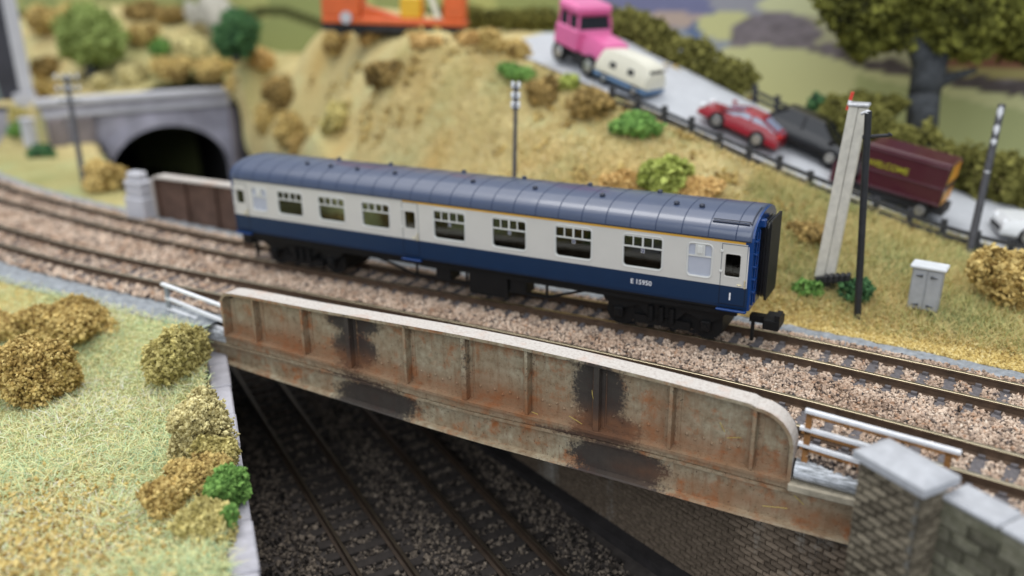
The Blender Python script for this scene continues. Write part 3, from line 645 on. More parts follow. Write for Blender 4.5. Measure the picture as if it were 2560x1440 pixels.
# stone pier with its cap
PZ = 0.70
pier = thing('stone_pier', 'square stone pier with pale sloping cap at the right end of the bridge', 'pier', tuple(dn(10.95, 0.95, -3.9)))
PF = Matrix.Translation(dn(10.42, 0.72)) @ Matrix.Rotation(-TH-0.03, 4, 'Z')
PW, PD = 0.96, 0.50
mb = MB(); mb.box(0, PW, 0, PD, -4.3, PZ-0.12, 0, PF); mb.box(0.02, PW-0.02, PD, PD+0.75, -4.3, -0.6, 0, PF); mb.build('core', M['mortar'], pier)
wall(pier, PF, 0, PW, -3.0, PZ-0.13, 0.255, 0.118, M['pier_stone'], None, piece='stone', limit=150, depth=0.07, gap=0.02)
PS = PF @ Matrix.Translation((PW, 0, 0)) @ Matrix.Rotation(math.pi/2, 4, 'Z')
wall(pier, PS, 0, PD, -3.0, PZ-0.13, 0.28, 0.118, M['pier_stone'], None, piece='stone', limit=60, depth=0.045)
PL = PF @ Matrix.Translation((0, PD, 0)) @ Matrix.Rotation(-math.pi/2, 4, 'Z')
wall(pier, PL, 0, PD, -3.0, PZ-0.13, 0.28, 0.118, M['pier_stone'], None, piece='stone', limit=60, depth=0.045)
mb = MB(); e = 0.10
a = [(-e, -e), (PW+e, -e), (PW+e, PD+e), (-e, PD+e)]
i_ = [(0.12, 0.12), (PW-0.12, 0.12), (PW-0.12, PD-0.12), (0.12, PD-0.12)]
mb.loft([[(x, y, PZ-0.13) for x, y in a], [(x, y, PZ-0.02) for x, y in a], [(x*0.97+0.015, y*0.97+0.01, PZ) for x, y in a], [(x, y, PZ+0.10) for x, y in i_]])
me = mb.mesh('cap', M['coping'], 0.5); o = link('cap', me, pier); o.matrix_basis = pier.matrix_basis.inverted() @ PF
# parapet wall to the right of the pier
wing = thing('parapet_wall', 'mossy block parapet wall with white coping right of the stone pier', 'wall', tuple(dn(13, 1.2, -3.9)))
WF = Matrix.Translation(dn(11.40, 1.16)) @ Matrix.Rotation(-TH+0.0, 4, 'Z'); WZ = 0.36
M['moss_block'] = stone_mat('mossy_block', (0.085, 0.088, 0.055), (0.25, 0.24, 0.185), (0.44, 0.43, 0.40), 2.0)
mb = MB(); mb.box(0, 6, 0, 0.5, -4.3, WZ, 0, WF); mb.build('core', M['mortar'], wing)
wall(wing, WF, 0, 2.6, -2.6, WZ-0.16, 0.42, 0.205, M['moss_block'], None, piece='block', limit=200, depth=0.06)
for k in range(7):
    mb = MB(); mb.bbox(0.0+k*0.82, 0.80+k*0.82, -0.10, 0.44, WZ+0.002, WZ+0.10, 0.035); me = mb.mesh('coping_stone', M['coping'], 0.6); o = link('coping_stone', me, wing); o.matrix_basis = wing.matrix_basis.inverted() @ WF
mb = MB(); mb.box(0, 6, -0.05, 0.0, WZ-0.16, WZ-0.01, 0, WF); mb.build('string_course', M['moss_block'], wing)
mb = MB(); mb.box(0, 6, -0.10, 0.0, -1.28, -1.14, 0, WF); mb.build('string_course', M['moss_block'], wing)
# left wing wall with its coping
lw = thing('wing_wall', 'dark wing wall with lilac grey coping stones left of the cutting', 'wall', tuple(dn(2, -6.4, -3.9)))
la = dn(-2.15, -5.66, -0.9); lb = dn(10.5, -7.62, -0.9); lv = Vector(lb-la).normalized(); LA = math.atan2(lv.y, lv.x)
LF = Matrix.Translation((la[0], la[1], 0)) @ Matrix.Rotation(LA, 4, 'Z')
mb = MB(); mb.box(0.0, 13, -0.22, 0.15, -4.4, -1.02, 0, LF); mb.build('wall_face', M['dark_wall'], lw)
x = 0.0
for w in (1.28, 1.20, 1.32, 1.24, 1.30, 1.2, 1.3, 1.25, 1.3):
    mb = MB(); mb.bbox(x, x+w-0.02, -0.20+random.uniform(-.012, .012), 0.21+random.uniform(-.012, .012), -1.03, -0.90+random.uniform(-.012, .012), 0.03); me = mb.mesh('coping_stone', M['coping_lilac'], 0.6); o = link('coping_stone', me, lw); o.matrix_basis = lw.matrix_basis.inverted() @ LF; x += w
# plain sooty side walls of the cutting beyond and below the bridge
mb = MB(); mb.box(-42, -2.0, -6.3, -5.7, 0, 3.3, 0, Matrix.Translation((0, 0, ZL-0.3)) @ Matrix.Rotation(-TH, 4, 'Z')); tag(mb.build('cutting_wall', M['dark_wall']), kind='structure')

# ================================================================== the coach
M['cream'] = mat('stone_grey_coach_paint', lin(200, 197, 191), rough=0.42, var=0.02, spec=0.4)
M['blue'] = mat('rail_blue_coach_paint', lin(11, 41, 73), rough=0.40, var=0.04, spec=0.45)
M['blue_bright'] = mat('glossy_blue_plastic', lin(16, 58, 116), rough=0.22, var=0.05, spec=0.5)
M['yellow'] = mat('yellow_stripe', lin(222, 170, 66), rough=0.45, var=0.03)
M['roof'] = mat('grey_blue_roof', lin(54, 67, 95), rough=0.34, var=0.06, scale=2, bmp=0.05, bscale=30, spec=0.9, coat=0.35)
M['roof_dark'] = mat('dark_roof_fitting', lin(44, 50, 66), rough=0.35, var=0.05)
M['frame'] = mat('window_frame', lin(206, 206, 202), rough=0.35, var=0.02)
M['black'] = mat('black_plastic', (0.006, 0.006, 0.0065), rough=0.55, var=0.2, spec=0.3)
M['roof_seam'] = mat('roof_seam', lin(48, 60, 86), rough=0.45, var=0.05)
M['black_gloss'] = mat('black_bellows', (0.008, 0.008, 0.01), rough=0.3, var=0.2, spec=0.5)
M['sticker_blue'] = mat('dark_blue_line', lin(8, 22, 44), rough=0.5, var=0.03)
M['door_line'] = mat('door_shut_line', lin(120, 122, 124), rough=0.5, var=0.03)
M['frost'] = mat('frosted_pane', lin(176, 180, 192), rough=0.55, var=0.04, spec=0.4)
M['seat'] = mat('dark_seat', (0.006, 0.0045, 0.004), rough=0.8, var=0.2, spec=0.1)
M['seat_brown'] = mat('brown_seat', (0.07, 0.035, 0.015), rough=0.7, var=0.2)
M['inner'] = mat('interior_panel', (0.05, 0.043, 0.025), rough=0.7, var=0.1)
M['white_print'] = mat('white_print', (0.78, 0.78, 0.80), rough=0.5, var=0.01)
M['brass'] = mat('brass_handle', (0.75, 0.66, 0.42), rough=0.3, metal=0.5, var=0.05)
def glass_mat():
    m = bpy.data.materials.new('thin_glass'); m.use_nodes = True; nt = m.node_tree; nt.nodes.clear()
    out = nt.nodes.new('ShaderNodeOutputMaterial'); tr = nt.nodes.new('ShaderNodeBsdfTransparent'); gl = nt.nodes.new('ShaderNodeBsdfGlossy'); mx = nt.nodes.new('ShaderNodeMixShader'); fr = nt.nodes.new('ShaderNodeFresnel')
    tr.inputs[0].default_value = (0.80, 0.84, 0.80, 1); gl.inputs['Roughness'].default_value = 0.06; fr.inputs[0].default_value = 1.5
    nt.links.new(fr.outputs[0], mx.inputs[0]); nt.links.new(tr.outputs[0], mx.inputs[1]); nt.links.new(gl.outputs[0], mx.inputs[2]); nt.links.new(mx.outputs[0], out.inputs[0]); return m
M['glass'] = glass_mat()

coach = thing('railway_coach', 'blue and pale grey railway coach numbered E 15950 standing on the far track', 'railway coach', (0, 0, 0))
BX0, BX1, HY = -6.5, 6.5, 0.95
ZB, ZC, ZY, ZG = 0.90, 1.335, 2.185, 2.245
FIRST = [-0.08+1.493*k for k in range(4)]; SECOND = [-4.63, -3.35, -2.07]
wins = [(c, 0.80, 1.455, 2.105, 'vent') for c in FIRST] + [(c, 0.77, 1.505, 2.085, 'vent') for c in SECOND] + [(5.55, 0.46, 1.455, 2.09, 'frost'), (-5.615, 0.47, 1.51, 2.07, 'frost')]
doors = [(5.97, 6.455, 1.33, 2.16, 6.035, 6.335, 1.52, 1.975), (-1.325, -0.90, 1.35, 2.19, -1.265, -0.975, 1.585, 1.99), (-6.455, -6.03, 1.33, 2.15, -6.385, -6.12, 1.63, 1.975)]
holes = [(c-w/2, c+w/2, z0, z1) for c, w, z0, z1, k in wins] + [(d[4], d[5], d[6], d[7]) for d in doors]
def wall_with_holes(mb, x0, x1, z0, z1, y, s, holes, mi, t=0.045):
    xs = sorted(set([x0, x1]+[h[k] for h in holes for k in (0, 1) if x0 < h[k] < x1])); zs = sorted(set([z0, z1]+[h[k] for h in holes for k in (2, 3) if z0 < h[k] < z1]))
    for a, b in zip(xs[:-1], xs[1:]):
        for c, d in zip(zs[:-1], zs[1:]):
            mx, mz = (a+b)/2, (c+d)/2
            if any(h[0] < mx < h[1] and h[2] < mz < h[3] for h in holes): continue
            for yy in (y, y+s*t): mb.add([(a, yy, c), (b, yy, c), (b, yy, d), (a, yy, d)], [(0, 1, 2, 3)], mi)
    for h in holes:
        if h[0] >= x0 and h[1] <= x1 and h[2] >= z0 and h[3] <= z1:
            a, b, c, d = h
            for p, q in (((a, c), (b, c)), ((b, c), (b, d)), ((b, d), (a, d)), ((a, d), (a, c))):
                mb.add([(p[0], y, p[1]), (q[0], y, q[1]), (q[0], y+s*t, q[1]), (p[0], y+s*t, p[1])], [(0, 1, 2, 3)], mi)
def rrect(cx, cz, w, h, r, n=5):
    pts = []
    for (sx, sz, a0) in ((1, 1, 0), (-1, 1, 90), (-1, -1, 180), (1, -1, 270)):
        for k in range(n+1):
            t = math.radians(a0+90*k/n); pts.append((cx+sx*(w/2-r)+r*math.cos(t), cz+sz*(h/2-r)+r*math.sin(t)))
    return pts
def ring(mb, cx, cz, w, h, r, bw, y, s, out, mi=0):
    A = rrect(cx, cz, w+2*bw, h+2*bw, r+bw); B = rrect(cx, cz, w+bw*1.1, h+bw*1.1, r+bw*0.55); Cc = rrect(cx, cz, w-0.012, h-0.012, r); n = len(A)
    vs = [(x, y-s*0.001, z) for x, z in A]+[(x, y-s*out, z) for x, z in B]+[(x, y-s*out*0.3, z) for x, z in Cc]+[(x, y+s*0.03, z) for x, z in Cc]
    fs = []
    for k in range(3):
        for i in range(n): j = (i+1) % n; fs.append((k*n+i, k*n+j, (k+1)*n+j, (k+1)*n+i))
    return mb.add(vs, fs, mi)
def plate(mb, pts, y0, y1, mi=0):
    n = len(pts); vs = [(x, y0, z) for x, z in pts]+[(x, y1, z) for x, z in pts]
    return mb.add(vs, [tuple(range(n)), tuple(range(2*n-1, n-1, -1))]+[(i, (i+1) % n, n+(i+1) % n, n+i) for i in range(n)], mi)
for s in (1, -1):                                      # s=1 is the side facing the camera
    y = -s*HY; near = s == 1
    mb = MB(); wall_with_holes(mb, BX0, BX1-0.035 if near else BX1, ZC, ZY if near else ZG, y, s, holes, 0); mb.build('upper_side', M['cream'], coach)
    mb = MB(); mb.box(BX0, BX1, min(y, y+s*0.045), max(y, y+s*0.045), ZB+0.06, ZC-0.002); mb.box(BX0, BX1, min(y+s*0.03, y+s*0.05), max(y+s*0.03, y+s*0.05), ZB-0.05, ZB+0.06, 1)
    mb.loft([[(x, y, ZB+0.06), (x, y+s*0.012, ZB), (x, y+s*0.045, ZB-0.005), (x, y+s*0.045, ZB+0.06)] for x in (BX0, BX1)])
    mb.build('lower_side', [M['blue'], M['black']], coach)
    if near:
        mb = MB(); mb.box(-1.31, 6.40, y, y+0.04, ZY+0.001, ZG-0.004); mb.build('first_class_stripe', M['yellow'], coach)
        mb = MB(); mb.box(BX0, -1.312, y, y+0.04, ZY+0.001, ZG-0.004); mb.build('cantrail', M['cream'], coach)
        mb = MB(); mb.box(BX1-0.034, BX1, y+0.001, y+0.05, ZC, ZY); mb.box(6.402, BX1, y+0.001, y+0.04, ZY+0.001, ZG-0.004); mb.build('corner_panel', M['blue_bright'], coach)
    # windows
    for c, w, z0, z1, k in wins:
        mb = MB(); ring(mb, c, (z0+z1)/2, w, z1-z0, 0.07, 0.032, y, s, 0.016)
        fr = mb.build('window', M['frame'] if near else M['cream'], coach, smooth=0.8)
        if near:
            zt = z0+(z1-z0)*(0.64 if k == 'vent' else 0.63); mb = MB(); mb.box(c-w/2, c+w/2, y-0.006, y+0.02, zt-0.014, zt+0.014)
            if k == 'vent':
                for q in (-0.25, 0.0, 0.25): hw = 0.018 if q == 0 else 0.011; mb.box(c+q*w-hw, c+q*w+hw, y-0.004, y+0.018, zt+0.016, z1-0.005)
                mb.box(c-w/2+0.02, c+w/2-0.02, y-0.002, y+0.014, z1-0.03, z1-0.006)
            else:
                mb.box(c-0.095, c+0.095, y-0.004, y+0.016, zt+0.016, z1-0.006); mb.bbox(c-0.055, c+0.055, y-0.028, y-0.0045, zt+0.05, z1-0.02, 0.018)
            mb.build('glazing_bar', M['frame'], fr)
        mb = MB(); plate(mb, rrect(c, (z0+z1)/2, w-0.004, z1-z0-0.004, 0.06), y+s*0.024, y+s*0.030); mb.build('pane', M['frost'] if k == 'frost' else M['glass'], fr)
    for d in doors:
        def u_line(x0, x1, z0, z1, hw=0.008):        # a shut line down one side, across and up the other
            P = [(x0, z0), (x0, z1), (x1, z1), (x1, z0)]; secs = []
            for i, (px, pz) in enumerate(P):
                ox = hw if i < 2 else -hw; oz = 0 if i in (0, 3) else math.copysign(hw, z0-z1)
                secs.append([(px-ox, y-s*0.003, pz-oz), (px+ox, y-s*0.003, pz+oz), (px+ox, y+s*0.02, pz+oz), (px-ox, y+s*0.02, pz-oz)])
            m_ = MB(); m_.loft(secs); return m_
        dr = u_line(d[0], d[1], ZC+0.002, d[3]).build('door', M['door_line'], coach)
        u_line(d[0], d[1], ZC-0.002, ZB+0.07).build('lower_door', M['sticker_blue'], dr)
        mb = MB(); ring(mb, (d[4]+d[5])/2, (d[6]+d[7])/2, d[5]-d[4], d[7]-d[6], 0.04, 0.018, y, s, 0.008); mb.build('droplight_frame', M['cream'], dr, smooth=0.8)
        mb = MB(); mb.box(d[4]+0.002, d[5]-0.002, min(y+s*0.024, y+s*0.03), max(y+s*0.024, y+s*0.03), d[6]+0.002, d[7]-0.002); mb.build('pane', M['glass'], dr)
        if near:
            hx = d[0]
            for hz in (1.62, 2.02): mb = MB(); mb.bbox(hx-0.03, hx+0.03, y-0.026, y-0.004, hz-0.025, hz+0.025, 0.008); mb.build('hinge', M['frame'], dr)
            mb = MB(); gx_ = d[1]-0.012
            mb.tube([(gx_, y-0.005, 1.49), (gx_, y-0.045, 1.485), (gx_, y-0.045, 1.345), (gx_, y-0.005, 1.34)], 0.011, 6)
            mb.dome((gx_-0.11, y-0.02, 1.385), 0.022, 0.02); mb.tube([(gx_-0.15, y-0.02, 1.39), (gx_-0.06, y-0.022, 1.392)], 0.010, 5); mb.build('handle', M['brass'], dr)
            mb = MB(); mb.bbox(d[0]-0.04, d[1]+0.06, y-0.075, y+0.01, ZB-0.055, ZB-0.015, 0.012); mb.build('step', M['blue_bright'], coach)
# raised edge of the cream panel at the right end
mb = MB(); mb.loft([[(6.45, -HY, ZC), (6.462, -HY-0.014, ZC), (6.478, -HY-0.001, ZC)], [(6.45, -HY, ZY-0.03), (6.462, -HY-0.014, ZY-0.03), (6.478, -HY-0.001, ZY-0.03)]]); mb.build('panel_edge', M['frame'], coach)
# roof
mb = MB(); secs = []
def roof_pt(t, k=1.0):
    c, s_ = math.cos(t), math.sin(t); e = 2/2.35
    return (-(abs(c)**e)*math.copysign(1, c)*(HY+0.025)*k, ZG+(abs(s_)**e)*0.455*k)
TS = np.linspace(0, math.pi, 25)
for x, k, zz in [(BX0-0.03, 0.93, 0), (BX0, 0.985, 0), (BX0+0.05, 1, 0)]+[(x, 1, 0) for x in np.linspace(-6.2, 6.2, 30)]+[(BX1-0.05, 1, 0), (BX1, 0.985, 0), (BX1+0.03, 0.93, 0)]:
    secs.append([(x, roof_pt(t)[0]*k, ZG+(roof_pt(t)[1]-ZG)*k) for t in TS])
mb.loft(secs); roof = mb.build('roof', M['roof'], coach, smooth=0.8)
for k in range(25):
    x = -6.24+0.52*k-0.03
    mb = MB(); A = [(x-0.010, *roof_pt(t)) for t in TS]; B = [(x+0.010, *roof_pt(t)) for t in TS]; Ao = [(a, yy, zz+0.004) for a, yy, zz in A]; Bo = [(a, yy*1.004, zz+0.004) for a, yy, zz in B]
    mb.loft([A, Ao, Bo, B], caps=False, closed=False); mb.build('roof_rib', M['roof_seam'], roof)
mb = MB(); mb.box(BX0, BX1, -HY-0.03, -HY-0.002, ZG-0.005, ZG+0.018); mb.build('gutter', M['roof_dark'], roof)
def vent(x, t):
    yy, zz = roof_pt(t); mb = MB(); mb.cyl((x, yy, zz-0.02), (x, yy, zz+0.025), 0.052, 0.05, 10); mb.dome((x, yy, zz+0.0255), 0.062, 0.04, 10); mb.build('roof_vent', M['roof_dark'], roof, smooth=0.7)
for x in (-4.46, -3.74, -2.94, -1.86, 0.23, 1.76, 3.30, 4.87, 5.38): vent(x, 1.22)
for x in (-4.09, -2.52, -0.46, 1.11, 2.70, 4.27): vent(x, 1.90)
mb = MB(); pts = []
for x, t in [(5.72, 0.62), (6.42, 0.62)]: pts.append((x, roof_pt(t)[0]-0.012, roof_pt(t)[1]+0.012))
mb.tube(pts, 0.014, 6); pts2 = [(a, b+0.05, c+0.035) for a, b, c in pts]; mb.tube(pts2, 0.010, 6); mb.tube([pts2[1]]+[(6.46, roof_pt(t)[0], roof_pt(t)[1]+0.015) for t in np.linspace(0.62, 1.5, 8)], 0.014, 6); mb.build('roof_pipe', M['roof_dark'], roof)
# ends, gangways
for s, X in ((1, BX1), (-1, BX0)):
    mb = MB(); pr = [(yy, zz) for yy, zz in [roof_pt(t, 0.99) for t in TS]]+[(HY-0.02, ZB-0.03), (-HY+0.02, ZB-0.03)]
    mb.loft([[(X-s*0.05, a, b) for a, b in pr], [(X+s*0.045, a*0.97, 1.6+(b-1.6)*0.985) for a, b in pr]]); end = mb.build('end_wall', M['blue_bright'], coach)
    mb = MB()
    for yy in (-0.75, -0.58): mb.tube([(X+s*0.06, yy, 0.95), (X+s*0.06, yy, 2.4)], 0.016, 6)
    for zz in (1.2, 1.45, 1.7, 1.95, 2.2): mb.bbox(X+s*0.045-0.03, X+s*0.045+0.05, -0.82, -0.66, zz, zz+0.05, 0.012)
    mb.bbox(min(X, X+s*0.14), max(X, X+s*0.14), -0.50, -0.36, 2.42, 2.58, 0.02); mb.build('end_step', M['blue_bright'], end)
    mb = MB()
    for k in range(6):
        xa = X+s*(0.05+0.026*k); e = 0.0 if k % 2 else 0.025
        mb.loft([[(xa, a, b) for a, b in rrect(0, 1.75, 0.80-2*e, 1.52-2*e, 0.10, 3)], [(xa+s*0.022, a, b) for a, b in rrect(0, 1.75, 0.80-2*e, 1.52-2*e, 0.10, 3)]])
    mb.build('gangway_bellows', M['black_gloss'], end)
    mb = MB(); plate_ = rrect(0, 1.76, 0.90, 1.60, 0.06, 3); mb.loft([[(X+s*0.205, a, b) for a, b in plate_], [(X+s*0.245, a, b) for a, b in plate_]]); mb.build('gangway_plate', M['black'], end)
    mb = MB(); mb.box(min(X-s*0.1, X+s*0.24), max(X-s*0.1, X+s*0.24), -0.10, 0.10, 0.36, 0.50); mb.bbox(min(X+s*0.20, X+s*0.52), max(X+s*0.20, X+s*0.52), -0.30, 0.26, 0.31, 0.52, 0.02)
    mb.box(min(X+s*0.42, X+s*0.52), max(X+s*0.42, X+s*0.52), -0.30, 0.05, 0.52, 0.63); mb.box(X+s*0.02-0.03, X+s*0.02+0.03, -0.34, -0.26, 0.05, 0.45); mb.build('coupling', M['black'], coach)
# interior
mb = MB(); mb.box(BX0+0.1, BX1-0.1, -0.85, 0.85, 0.93, 0.99); mb.build('floor', M['inner'], coach)
mb = MB()
for k in range(5):
    x = FIRST[0]-0.747+1.493*k
    mb.box(x-0.03, x+0.03, -0.86, 0.25, 0.99, 2.2)
mb.build('compartment_partition', M['inner'], coach)
mb = MB(); mb.box(-0.9, 5.15, -0.86, 0.10, 0.99, 1.86); mb.build('seats', M['seat'], coach)
mb = MB(); mb.box(-2.7, -1.4, -0.6, 0.15, 0.99, 1.80); mb.box(-3.9, -2.75, -0.5, 0.15, 0.99, 1.70); mb.build('seats', M['seat_brown'], coach)
mb = MB(); mb.box(5.3, 5.31, -0.86, 0.5, 0.99, 2.3); mb.box(5.9, 5.91, -0.86, 0.5, 0.99, 2.3); mb.box(5.98, 6.4, -0.1, 0.6, 0.99, 1.66); mb.box(-1.35, -0.88, -0.1, 0.3, 0.99, 2.2); mb.build('vestibule_panel', M['seat'], coach)
# small "1" stickers in the first class windows, running number and class numeral
def text(name, s, size, loc, m, parent, bold=0.0, rot=(math.pi/2, 0, 0), extr=0.0015):
    cu = bpy.data.curves.new(name, 'FONT'); cu.body = s; cu.size = size; cu.offset = bold; cu.extrude = extr; cu.align_x = 'CENTER'; cu.align_y = 'CENTER'; cu.materials.append(m); cu.resolution_u = 3
    tmp = bpy.data.objects.new(name, cu); COL.objects.link(tmp); bpy.context.view_layer.update(); me = bpy.data.meshes.new_from_object(tmp.evaluated_get(bpy.context.evaluated_depsgraph_get())); bpy.data.objects.remove(tmp)
    return link(name, me, parent, loc, rot)
M['sticker'] = mat('dark_blue_sticker', lin(28, 40, 84), rough=0.5, var=0.02)
for c in FIRST:
    zt = 1.455+0.65*0.64-0.066
    mb = MB(); mb.box(c-0.028, c+0.028, -HY+0.016, -HY+0.0225, zt-0.042, zt+0.042); mb.box(c-0.036, c+0.036, -HY+0.0192, -HY+0.0228, zt-0.05, zt+0.05, 1); st = mb.build('class_sticker', [M['sticker'], M['white_print']], coach)
    text('numeral', '1', 0.075, (c, -HY+0.014, zt), M['white_print'], st, 0.001)
text('running_letter', 'E', 0.138, (4.205, -HY-0.003, 1.142), M['white_print'], coach, 0.0015)
text('running_number', '15950', 0.138, (4.445, -HY-0.003, 1.142), M['white_print'], coach, 0.0015)
text('class_numeral', '1', 0.205, (6.175, -HY-0.003, 1.125), M['white_print'], coach, 0.004)
# underframe and bogies
mb = MB(); mb.box(BX0+0.1, BX1-0.1, -0.80, 0.80, 0.80, 0.90); mb.box(BX0+0.2, BX1-0.2, -0.82, -0.74, 0.70, 0.80); mb.box(-3.2, 3.3, -0.2, 0.5, 0.52, 0.80); mb.build('underframe', M['black'], coach)
for (a, b, y0, y1, z0) in [(0.29, 1.27, -0.80, -0.35, 0.22), (1.30, 1.70, -0.75, -0.3, 0.36), (-0.62, -0.22, -0.75, -0.3, 0.40), (-1.1, -0.66, -0.7, -0.2, 0.62), (-0.2, 1.2, 0.2, 0.7, 0.4)]:
    mb = MB(); mb.bbox(a, b, y0, y1, z0, 0.80, 0.02); mb.build('equipment_box', M['black'], coach)
for yy in (-0.72, 0.72):
    mb = MB()
    for p, q in (((-2.6, 0.79), (-1.15, 0.40)), ((-1.15, 0.40), (2.2, 0.40)), ((2.2, 0.40), (3.4, 0.79))): bar(mb, (p[0], yy, p[1]), (q[0], yy, q[1]), 0.045, 0.045)
    for x in (-1.15, 0.2, 2.2): mb.box(x-0.025, x+0.025, yy-0.02, yy+0.02, 0.40, 0.80)
    mb.build('truss_rod', M['black'], coach)
for bxc in (4.75, -4.65):
    bo = MB()
    for yy in (-0.60, 0.60):
        poly = [(-1.30, 0.62), (-1.24, 0.50), (-0.95, 0.34), (-0.5, 0.50), (-0.32, 0.30), (0.32, 0.30), (0.5, 0.50), (0.95, 0.34), (1.24, 0.50), (1.30, 0.62)]
        bo.prism_y([(bxc+a, b+0.04) for a, b in poly], yy-0.035, yy+0.035)
    bo.box(bxc-1.22, bxc+1.22, -0.50, 0.50, 0.16, 0.62); bo.box(bxc-0.6, bxc+0.6, -0.62, -0.56, 0.14, 0.32); B_ = bo.build('bogie', M['black'], coach)
    for x in (-0.92, 0.92):
        for yy in (-0.46, 0.46):
            mb = MB(); mb.cyl((bxc+x, yy-0.055, 0.315), (bxc+x, yy+0.055, 0.315), 0.315, n=20); mb.cyl((bxc+x, yy-0.065, 0.315), (bxc+x, yy+0.065, 0.315), 0.10, n=10); mb.build('wheel', M['black'], B_, smooth=0.6)
        for yy in (-0.66, 0.66):
            mb = MB(); mb.bbox(bxc+x-0.10, bxc+x+0.10, yy-0.05, yy+0.05, 0.22, 0.44, 0.02); mb.cyl((bxc+x, yy-0.07, 0.33), (bxc+x, yy+0.07, 0.33), 0.06, n=8); mb.build('axle_box', M['black'], B_)
    for x in (-0.22, 0.0, 0.22):
        mb = MB(); mb.cyl((bxc+x, -0.66, 0.26), (bxc+x, -0.66, 0.58), 0.06, n=8)
        for q in range(4): mb.cyl((bxc+x, -0.66, 0.30+0.07*q), (bxc+x, -0.66, 0.325+0.07*q), 0.075, n=8)
        mb.build('spring', M['black'], B_)

# ================================================================== hillside, road and front shoulder
def terrain_mat(name, stops, patch, bscale=10):
    m, nt, bs = newmat(name)
    n = noise(nt, 0.55, 5, 0.6); n2 = noise(nt, 9, 6, 0.7); n3 = noise(nt, 0.9, 4, 0.6)
    r = ramp(nt, n.outputs['Fac'], stops); fine = ramp(nt, n2.outputs['Fac'], [(0.3, (0.72, 0.70, 0.66)), (0.7, (1.18, 1.16, 1.12))])
    mm = nt.nodes.new('ShaderNodeMix'); mm.data_type = 'RGBA'; mm.blend_type = 'MULTIPLY'; mm.inputs[0].default_value = 1; nt.links.new(r.outputs[0], mm.inputs[6]); nt.links.new(fine.outputs[0], mm.inputs[7])
    a = nt.nodes.new('ShaderNodeAttribute'); a.attribute_name = 'green'; a2 = nt.nodes.new('ShaderNodeAttribute'); a2.attribute_name = 'gold'
    c = mix(nt, a.outputs['Fac'], mm.outputs[2], patch[0]); c = mix(nt, a2.outputs['Fac'], c, patch[1])
    nt.links.new(c, bs.inputs['Base Color']); bs.inputs['Roughness'].default_value = 0.95; bs.inputs['Specular IOR Level'].default_value = 0.15
    bump(nt, bs, n2.outputs['Fac'], 0.7, 0.08); return m
M['hill'] = terrain_mat('straw_hillside', [(0.30, (0.52, 0.43, 0.20)), (0.5, (0.60, 0.50, 0.25)), (0.66, (0.58, 0.56, 0.30))], [(0.13, 0.20, 0.06), (0.50, 0.30, 0.085)])
M['shoulder'] = terrain_mat('green_shoulder', [(0.3, (0.44, 0.42, 0.19)), (0.5, (0.56, 0.52, 0.25)), (0.7, (0.52, 0.56, 0.29))], [(0.16, 0.24, 0.08), (0.50, 0.34, 0.09)])
def set_attr(me, name, val): a = me.attributes.new(name, 'FLOAT', 'POINT'); a.data.foreach_set('value', val.astype(np.float32))
